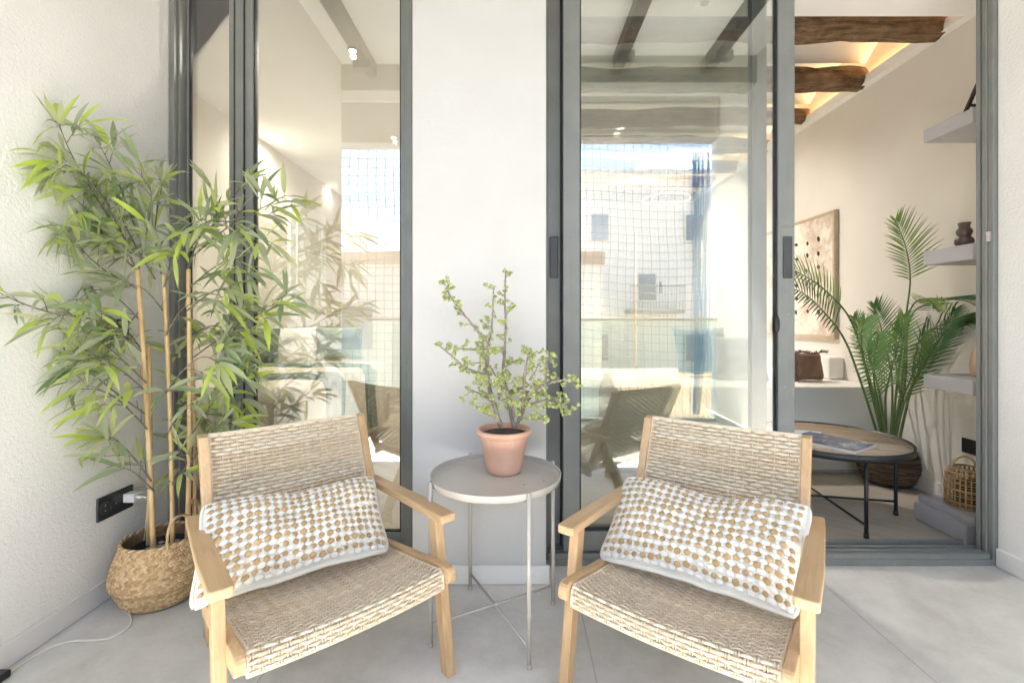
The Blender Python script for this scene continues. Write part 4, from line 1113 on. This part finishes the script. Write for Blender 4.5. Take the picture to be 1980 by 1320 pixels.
def lcluster(p,d,k,Lm=.12,vb=None):
    d=Vector(d).normalized()
    uu=U0+p.x/p.y*F; vv=V0+(H-p.z)/p.y*F
    if 245<uu<395 and 545<vv<1010 and p.y<1.83 and lw.random()<.8: p=Vector((p.x,1.86+.1*lw.random(),p.z))
    bias=.2+lw.random()*.55 if vb is None else vb
    for i in range(k):
        rv=Vector((lw.uniform(-1,1),lw.uniform(-1,.8),lw.uniform(-1.0,.65)))
        dd=(d*.75+rv*.85).normalized()
        L=Lm*lw.uniform(.6,1.2); w=L*lw.uniform(.125,.18)
        var=min(1,max(0,bias+lw.uniform(-.25,.4)))
        if lw.random()<.11: var=lw.uniform(.88,1)
        nr=Vector((lw.uniform(-.5,.5),-lw.uniform(.2,1),lw.uniform(.1,1)))
        q=wallclamp(p+dd*.012)
        tw.tube([p,q],[.0009,.0008],4,0,.3,False)
        blade(lb,q,dd,L,w,nr,lw.uniform(.15,1.1),var,7,lw.uniform(.12,.3),wallclamp)
def branch(pts,r0=.0034,gap=.048,Lm=.122,k=(3,5),start=.14):
    c3=bez([P(u,v,min(y,.985*(-LX-.02)*F/max(1,(U0-u)) if u<U0 else 9)) for u,v,y in pts],max(10,len(pts)*7)); N=len(c3)
    c3=[wallclamp(q) for q in c3]
    tw.tube(c3,[r0*(1-.7*i/(N-1)) for i in range(N)],6,0,.4)
    L=sum((c3[i+1]-c3[i]).length for i in range(N-1)); m_=max(3,int(L/gap))
    for q in range(m_+1):
        t=start+(1-start)*q/m_; i=min(N-2,int(t*(N-1))); p=c3[i]; tg=(c3[i+1]-c3[i]).normalized()
        if q<m_ and lw.random()<.75:
            sd=Matrix.Rotation(lw.uniform(0,6.28),3,tg)@tg.orthogonal().normalized(); d=(tg*.7+sd*.8).normalized(); Lt=lw.uniform(.03,.075)
            e=wallclamp(p+d*Lt); tw.tube([p,p.lerp(e,.5)+Vector((0,0,.004)),e],[.0015,.0012,.0009],4,0,.4)
            lcluster(e,d,lw.randint(*k),Lm); 
            if Lt>.055: lcluster(p.lerp(e,.5),d,2,Lm)
        else: lcluster(p,tg,lw.randint(*k),Lm)
BR_=[
 [(265,525,1.70),(222,440,1.66),(172,360,1.62),(134,290,1.58),(114,240,1.56)],
 [(245,470,1.68),(200,385,1.62),(155,335,1.56),(112,312,1.5)],
 [(262,440,1.70),(236,372,1.70),(212,318,1.68),(195,285,1.66)],
 [(312,530,1.74),(300,450,1.76),(308,385,1.78),(316,350,1.78)],
 [(268,520,1.70),(285,440,1.66),(292,370,1.62),(262,330,1.58)],
 [(364,520,1.79),(386,458,1.80),(428,405,1.82),(478,352,1.84)],
 [(368,500,1.79),(440,440,1.78),(515,398,1.76),(552,378,1.74)],
 [(366,480,1.76),(420,430,1.70),(470,440,1.66),(500,470,1.64)],
 [(375,690,1.80),(430,650,1.76),(505,598,1.72),(548,588,1.70)],
 [(275,680,1.70),(190,622,1.58),(105,606,1.46),(40,585,1.39),(5,568,1.35)],
 [(285,760,1.68),(240,720,1.62),(190,690,1.58),(150,672,1.54)],
 [(285,830,1.68),(235,778,1.64),(195,755,1.60),(150,752,1.58)],
 [(292,930,1.70),(255,880,1.66),(225,850,1.64),(200,845,1.62)],
 [(298,950,1.70),(262,915,1.66),(240,905,1.64)],
 [(370,840,1.80),(415,775,1.78),(460,738,1.76),(485,715,1.74)],
 [(368,900,1.78),(400,845,1.74),(430,815,1.72)],
 [(270,560,1.70),(215,530,1.64),(175,500,1.60),(150,470,1.58)],
 [(362,560,1.79),(410,520,1.78),(455,500,1.76),(480,530,1.75)],
 [(362,600,1.76),(420,560,1.70),(460,575,1.68)],
 [(315,560,1.74),(340,500,1.70),(370,450,1.66),(400,430,1.64)],
 [(315,600,1.74),(280,560,1.66),(240,545,1.6)],
 [(320,650,1.74),(350,600,1.66),(390,580,1.62)],
 [(322,760,1.74),(350,720,1.68),(390,690,1.66),(420,700,1.64)],
 [(324,840,1.74),(345,800,1.68),(372,780,1.64)],
 [(330,940,1.74),(360,900,1.70),(350,870,1.66)],
 [(290,700,1.80),(255,650,1.84),(225,620,1.86)],
 [(365,650,1.79),(410,630,1.84),(450,640,1.86)],
 [(283,740,1.68),(230,690,1.62),(180,650,1.60),(150,640,1.58)],
 [(280,800,1.70),(225,760,1.66),(180,725,1.62),(140,715,1.58)],
 [(262,520,1.70),(210,470,1.66),(180,420,1.62),(140,380,1.56)],
 [(255,500,1.70),(215,440,1.70),(160,430,1.64),(135,440,1.6)],
 [(300,540,1.74),(265,480,1.72),(235,420,1.70),(225,380,1.68)],
 [(272,620,1.70),(225,575,1.66),(185,560,1.62),(150,580,1.58)],
 [(270,600,1.70),(235,640,1.66),(190,660,1.62)],
]
for q in BR_: branch(q)
tw.build('twigs',M['btwig'],bm); lb.build('foliage',M['bleaf'],bm)

# ------------------------------------------------------------------ wall plates, plug, cables
def wallplate(name,y0,y1,z0,z1,lab,nm=3):
    e=empty(name,(LX,(y0+y1)/2,(z0+z1)/2),lab,'socket' if 'socket' in lab else 'switch')
    b=MB(); b.box(LX,LX+.009,y0,y1,z0,z1); b.build('plate',M['black'],e,.003)
    return e
zs0=PXW(185,1011,LX).z; zs1=PXW(185,965,LX).z; ya=PXW(185,0,LX).y; yb=PXW(254,0,LX).y
e=wallplate('wall_socket',ya,yb,zs0,zs1,'black triple socket plate low on the rough left wall')
zc=(zs0+zs1)/2; md=(yb-ya)/3
b=MB()
dk=simple('matt_dark_socket',(.04,.042,.045),.5,0,40,.2)
yc=ya+md*.55
# recessed round socket modelled as ring
def ringx(b,y,z,r0,r1,x0,x1,n=28):
    v=[];f=[]
    for k in range(n):
        t=2*math.pi*k/n
        for r,x in ((r1,x0),(r1,x1),(r0,x1),(r0,x0+.001)): v.append((x,y+r*math.cos(t),z+r*math.sin(t)))
    for k in range(n):
        for m_ in range(4): f.append((k*4+m_,k*4+(m_+1)%4,((k+1)%n)*4+(m_+1)%4,((k+1)%n)*4+m_))
    b.add(v,f,0,None,0,True)
ringx(b,yc,zc,.019,.024,LX+.009,LX+.013); ringx(b,yc,zc,0.0005,.019,LX+.009,LX+.0095)
b.box(LX+.009,LX+.0105,yc-.031,yc-.026,zc-.03,zc+.03); b.box(LX+.009,LX+.0105,yc+.026,yc+.031,zc-.03,zc+.03); b.build('socket_ring',dk,e,.0005)
b=MB(); 
for dz in (-.0095,.0095): b.ell((LX+.0105,yc,zc+dz),(.002,0,0),(0,.0028,0),(0,0,.0028),8,4)
b.build('contacts',M['steel'],e)
b=MB(); b.ell((LX+.0095,ya+md*1.45,zc),(.002,0,0),(0,.003,0),(0,0,.003),8,4); b.build('screw',M['steel'],e)
# charger
yq=ya+md*2.35; cz=zc+.006
cg=empty('phone_charger',(LX+.009,yq,cz),'small white charger block plugged into the black socket plate','charger')
b=MB(); b.box(LX+.0095,LX+.052,yq-.019,yq+.019,cz-.017,cz+.017); b.build('charger_body',M['whiteplastic'],cg,.004,None,3)
b=MB(); b.box(LX+.052,LX+.072,yq-.005,yq+.005,cz-.004,cz+.005); b.tube([(LX+.072,yq,cz),(LX+.088,yq,cz-.003)],[.0035,.0022],8); b.build('connector',M['whiteplastic'],cg,.001)
b=MB(); pts=bez([(LX+.086,yq,cz-.003),(LX+.096,yq,cz-.02),(LX+.094,yq-.01,.27),(LX+.088,yq-.02,.16),(LX+.06,yq-.03,.05),(LX+.055,yq-.06,.006)],40); pts=[Vector(p) for p in pts]
b.tube(pts,.0019,6); b.build('charging_cable',M['cable'],cg)
# upper switch plate
y0=PXW(189,0,LX).y; y1=PXW(246,0,LX).y; z0=PXW(217,660,LX).z; z1=PXW(217,632,LX).z+.03
e=wallplate('wall_switch',y0,y1,z0,z1,'black switch plate on the left wall half hidden by bamboo leaves')
b=MB(); b.box(LX+.009,LX+.012,y0+.012,(y0+y1)/2-.002,z0+.012,z1-.012); b.box(LX+.009,LX+.012,(y0+y1)/2+.002,y1-.012,z0+.012,z1-.012); b.build('rocker',dk,e,.001)
# floor cable
pts=bez([FL(u,v,.004) for u,v in ((238,1178),(250,1185),(254,1200),(246,1214),(215,1232),(180,1237),(145,1238),(110,1246),(70,1266),(35,1288),(10,1306),(-25,1326))],90)
b=MB(); b.tube(pts,.0034,8); o=b.build('floor_cable',M['cable'],None,0,FL(120,1245)); tag(o,'cream cable curling over the grey floor from behind the basket','cable')
p=FL(2,1316,0); b=MB(); b.box(p.x-.06,p.x+.010,p.y-.03,p.y+.02,.001,.022); o=b.build('cable_plug',M['black'],None,.004,p); tag(o,'black plug at the end of the cream floor cable','plug')

# ------------------------------------------------------------------ open side: balustrade, net
bl=empty('glass_balustrade',(.24,-.72,0),'glass balustrade with slim metal top rail, mirrored in the windows','balustrade')
b=MB(); b.box(-1.95,RX,-.74,-.70,1.020,1.050); b.build('top_rail',M['alu'],bl,.004)
b=MB(); b.box(-1.945,RX-.01,-.726,-.714,.03,1.018); b.build('glass_panel',M['balglass'],bl)
b=MB(); b.box(-1.95,RX,-.75,-.69,.001,.03); b.build('bottom_channel',M['alu'],bl,.003)
nr_=random.Random(4)
nt=empty('bird_net',(.24,-.80,0),'draped blue-grey bird net closing the terrace opening, mirrored in the glass','net')
def netp(x,z):
    y=-.80-.05*noise.noise(Vector((x*1.1,z*.9,3)))-.03*math.sin(x*2.2+z)
    dx=.05*noise.noise(Vector((x*1.3,z*1.2,9))); dz=.07*noise.noise(Vector((x*.9,z*.8,17)))
    return Vector((x+dx,y,z+dz))
b=MB(); x=-1.93
while x<RX-.02:
    b.tube([netp(x,z*.07) for z in range(1,42)],.0032,4,0,.3,False); x+=.085
z=.05
while z<2.87:
    b.tube([netp(-1.93+k*.0885,z) for k in range(45)],.0032,4,0,.3,False); z+=.085
b.build('net_mesh',M['net'],nt)
b=MB()
for k in range(18):
    o=nr_.uniform(0,.16); pts=[Vector((RX-.05-o-.03*math.sin(z*1.3+k)-(.16-o)*.6*max(0,1.0-z),-.78+.03*math.sin(k+z),z)) for z in [.06+.1*q for q in range(28)]]
    b.tube(pts,nr_.uniform(.003,.008),5,0,.3,False)
b.build('net_gather',M['bluenet'],nt)

# ------------------------------------------------------------------ street opposite
bp=plaster('far_render_cream',(.78,.765,.74),.01,8); bp2=plaster('far_render_pale',(.70,.67,.62),.01,8)
win=simple('far_window_glass',(.13,.19,.28),.1,0,3,.3); shut=simple('far_blue_shutter',(.30,.37,.46),.6,0,3,.1)
tile=NT('terracotta_roof_tiles'); k=tile.coord('world'); wv=tile.n('TexWave'); tile.val(wv,Scale=3.0,Distortion=.6,Detail=2); tile.l(k,wv.inputs['Vector'])
M['tile']=tile.done(tile.bsdf(tile.ramp(tile.noise(k,3,5),[(.3,(.28,.16,.10)),(.6,(.42,.25,.16)),(.8,(.45,.36,.25))]),.85,0,tile.bump(wv.outputs[0],.03),.2))
DY=-13.0; MY=2.0
def Q(u,v,Y):  # reflected picture point -> world (mirror plane y=MY)
    d=2*MY-Y; return Vector(((u-U0)/F*d,Y,H-(v-V0)/F*d))
ap=empty('apartment_building',(6,-15,-7),'cream apartment block with blue windows across the street, mirrored in the door glass','building')
a=Q(1085,345,DY); 
b=MB(); b.box(a.x,13,DY-9,DY,-7,a.z); b.build('wall',bp,ap)
b=MB(); b.box(a.x-.3,13.3,DY-9.3,DY+.35,a.z,a.z+.25); b.build('roof_cornice',bp2,ap)
zt=a.z
rfp=[Q(1225,345,DY),Q(1330,262,DY-2),Q(1480,262,DY-2),Q(1500,345,DY)]
b=MB(); x0_,x1_,x2_,x3_=[p.x for p in rfp]; zr=rfp[1].z
b.add([(x0_,DY+.2,zt+.26),(x3_,DY+.2,zt+.26),(x2_,DY-3.5,zr),(x1_,DY-3.5,zr),(x0_,DY-7,zt+.26),(x3_,DY-7,zt+.26)],[(0,1,2,3),(3,2,5,4),(0,3,4),(1,5,2),(0,4,5,1)]); b.build('roof',simple('blue_grey_slate',(.13,.22,.33),.6,0,3,.3),ap)
b=MB(); b.tube([(a.x+4.9,DY+.09,-7),(a.x+4.9,DY+.09,zt)],.06,8); b.build('drain_pipe',M['alu'],ap)
for r in range(5):
    for c in range(5):
        if (r*5+c*3)%4 in (1,3): continue
        zz=zt-1.5-r*2.2-(.25 if c==3 else 0); xx=a.x+1.1+c*1.72
        b=MB(); b.box(xx,xx+.62,DY+.0,DY+.05,zz-.75,zz+.20); wn=b.build('window',shut if (r+c)%3==0 else win,ap)
        b=MB(); b.box(xx-.06,xx+.68,DY+.0,DY+.10,zz-.83,zz-.75); b.box(xx-.05,xx,DY,DY+.07,zz-.75,zz+.2); b.box(xx+.62,xx+.67,DY,DY+.07,zz-.75,zz+.2); b.build('sill',bp2,wn)
        if c==1:
            b=MB(); b.box(xx-.5,xx+1.4,DY,DY+.9,zz-1.25,zz-1.1)
            for q in range(20): b.box(xx-.5+q*.1,xx-.485+q*.1,DY+.86,DY+.88,zz-1.1,zz-.3)
            b.box(xx-.5,xx+1.42,DY+.85,DY+.89,zz-.3,zz-.26); b.build('balcony',M['alu'] if r%2 else bp2,ap)
# lower neighbour with terrace wall and tiled roof
lw_=empty('low_house',(-4,-9,-7),'low pale house with a flat parapet across the street, mirrored in the left window','building')
b=MB(); z=Q(700,510,-9).z; b.box(-12,2.4,-14,-9,-7,z); b.build('wall',bp2,lw_)
b=MB(); b.box(-12.05,2.45,-9.05-.2,-8.9,z,z+.35); b.build('parapet',simple('pink_brown_coping',(.45,.32,.25),.8,0,3,.15),lw_)
for i in range(5):
    b=MB(); x=-10+i*2.5; b.box(x,x+.9,-9.0,-8.95,z-2.4,z-1.2); b.build('window',win,lw_)
th_=empty('tiled_roof_house',(3.5,-7,-7),'small house with terracotta tiled roof below the apartment block','building')
b=MB(); b.box(2.6,9,-10,-6.0,-7,-1.6); b.build('wall',bp,th_)
b=MB(); b.add([(2.3,-5.6,-1.75),(9.3,-5.6,-1.75),(9.3,-8,-.35),(2.3,-8,-.35),(2.3,-10.4,-1.75),(9.3,-10.4,-1.75)],[(0,1,2,3),(3,2,5,4),(0,3,4),(1,5,2)]); b.build('roof',M['tile'],th_)

# ------------------------------------------------------------------ light, world, camera
W=bpy.data.worlds.new('World'); sc.world=W; W.use_nodes=True; nt_=W.node_tree
sk=nt_.nodes.new('ShaderNodeTexSky'); sk.sky_type='NISHITA'; sk.sun_disc=False; sk.sun_elevation=R(61); sk.sun_rotation=R(181); sk.air_density=1.0; sk.dust_density=1.0
bg=[n for n in nt_.nodes if n.type=='BACKGROUND'][0]; nt_.links.new(sk.outputs[0],bg.inputs[0]); bg.inputs[1].default_value=.055
sl=bpy.data.lights.new('sun','SUN'); sl.energy=5.0; sl.angle=R(.5); sl.color=(1,.945,.87)
so=bpy.data.objects.new('sun',sl); COL.objects.link(so)
sd=Vector((math.sin(R(181))*math.cos(R(61)),math.cos(R(181))*math.cos(R(61)),math.sin(R(61))))
so.rotation_euler=sd.to_track_quat('Z','Y').to_euler()
cam=bpy.data.cameras.new('camera'); co=bpy.data.objects.new('camera',cam); COL.objects.link(co); sc.camera=co
co.location=(0,0,H); co.rotation_euler=(R(90),0,0)
cam.sensor_width=36; cam.lens=F/PW*36; cam.shift_x=-(U0-PW/2)/PW; cam.shift_y=-(PH/2-V0)/PW; cam.clip_start=.02; cam.clip_end=2000
sc.view_settings.view_transform='Standard'; sc.view_settings.look='None'; sc.view_settings.gamma=1; sc.view_settings.exposure=3.58
sc.render.engine='CYCLES'; cy=sc.cycles
cy.max_bounces=10; cy.diffuse_bounces=6; cy.glossy_bounces=5; cy.transparent_max_bounces=24; cy.transmission_bounces=8
cy.use_denoising=True; cy.sample_clamp_indirect=6; cy.caustics_reflective=False; cy.caustics_refractive=False
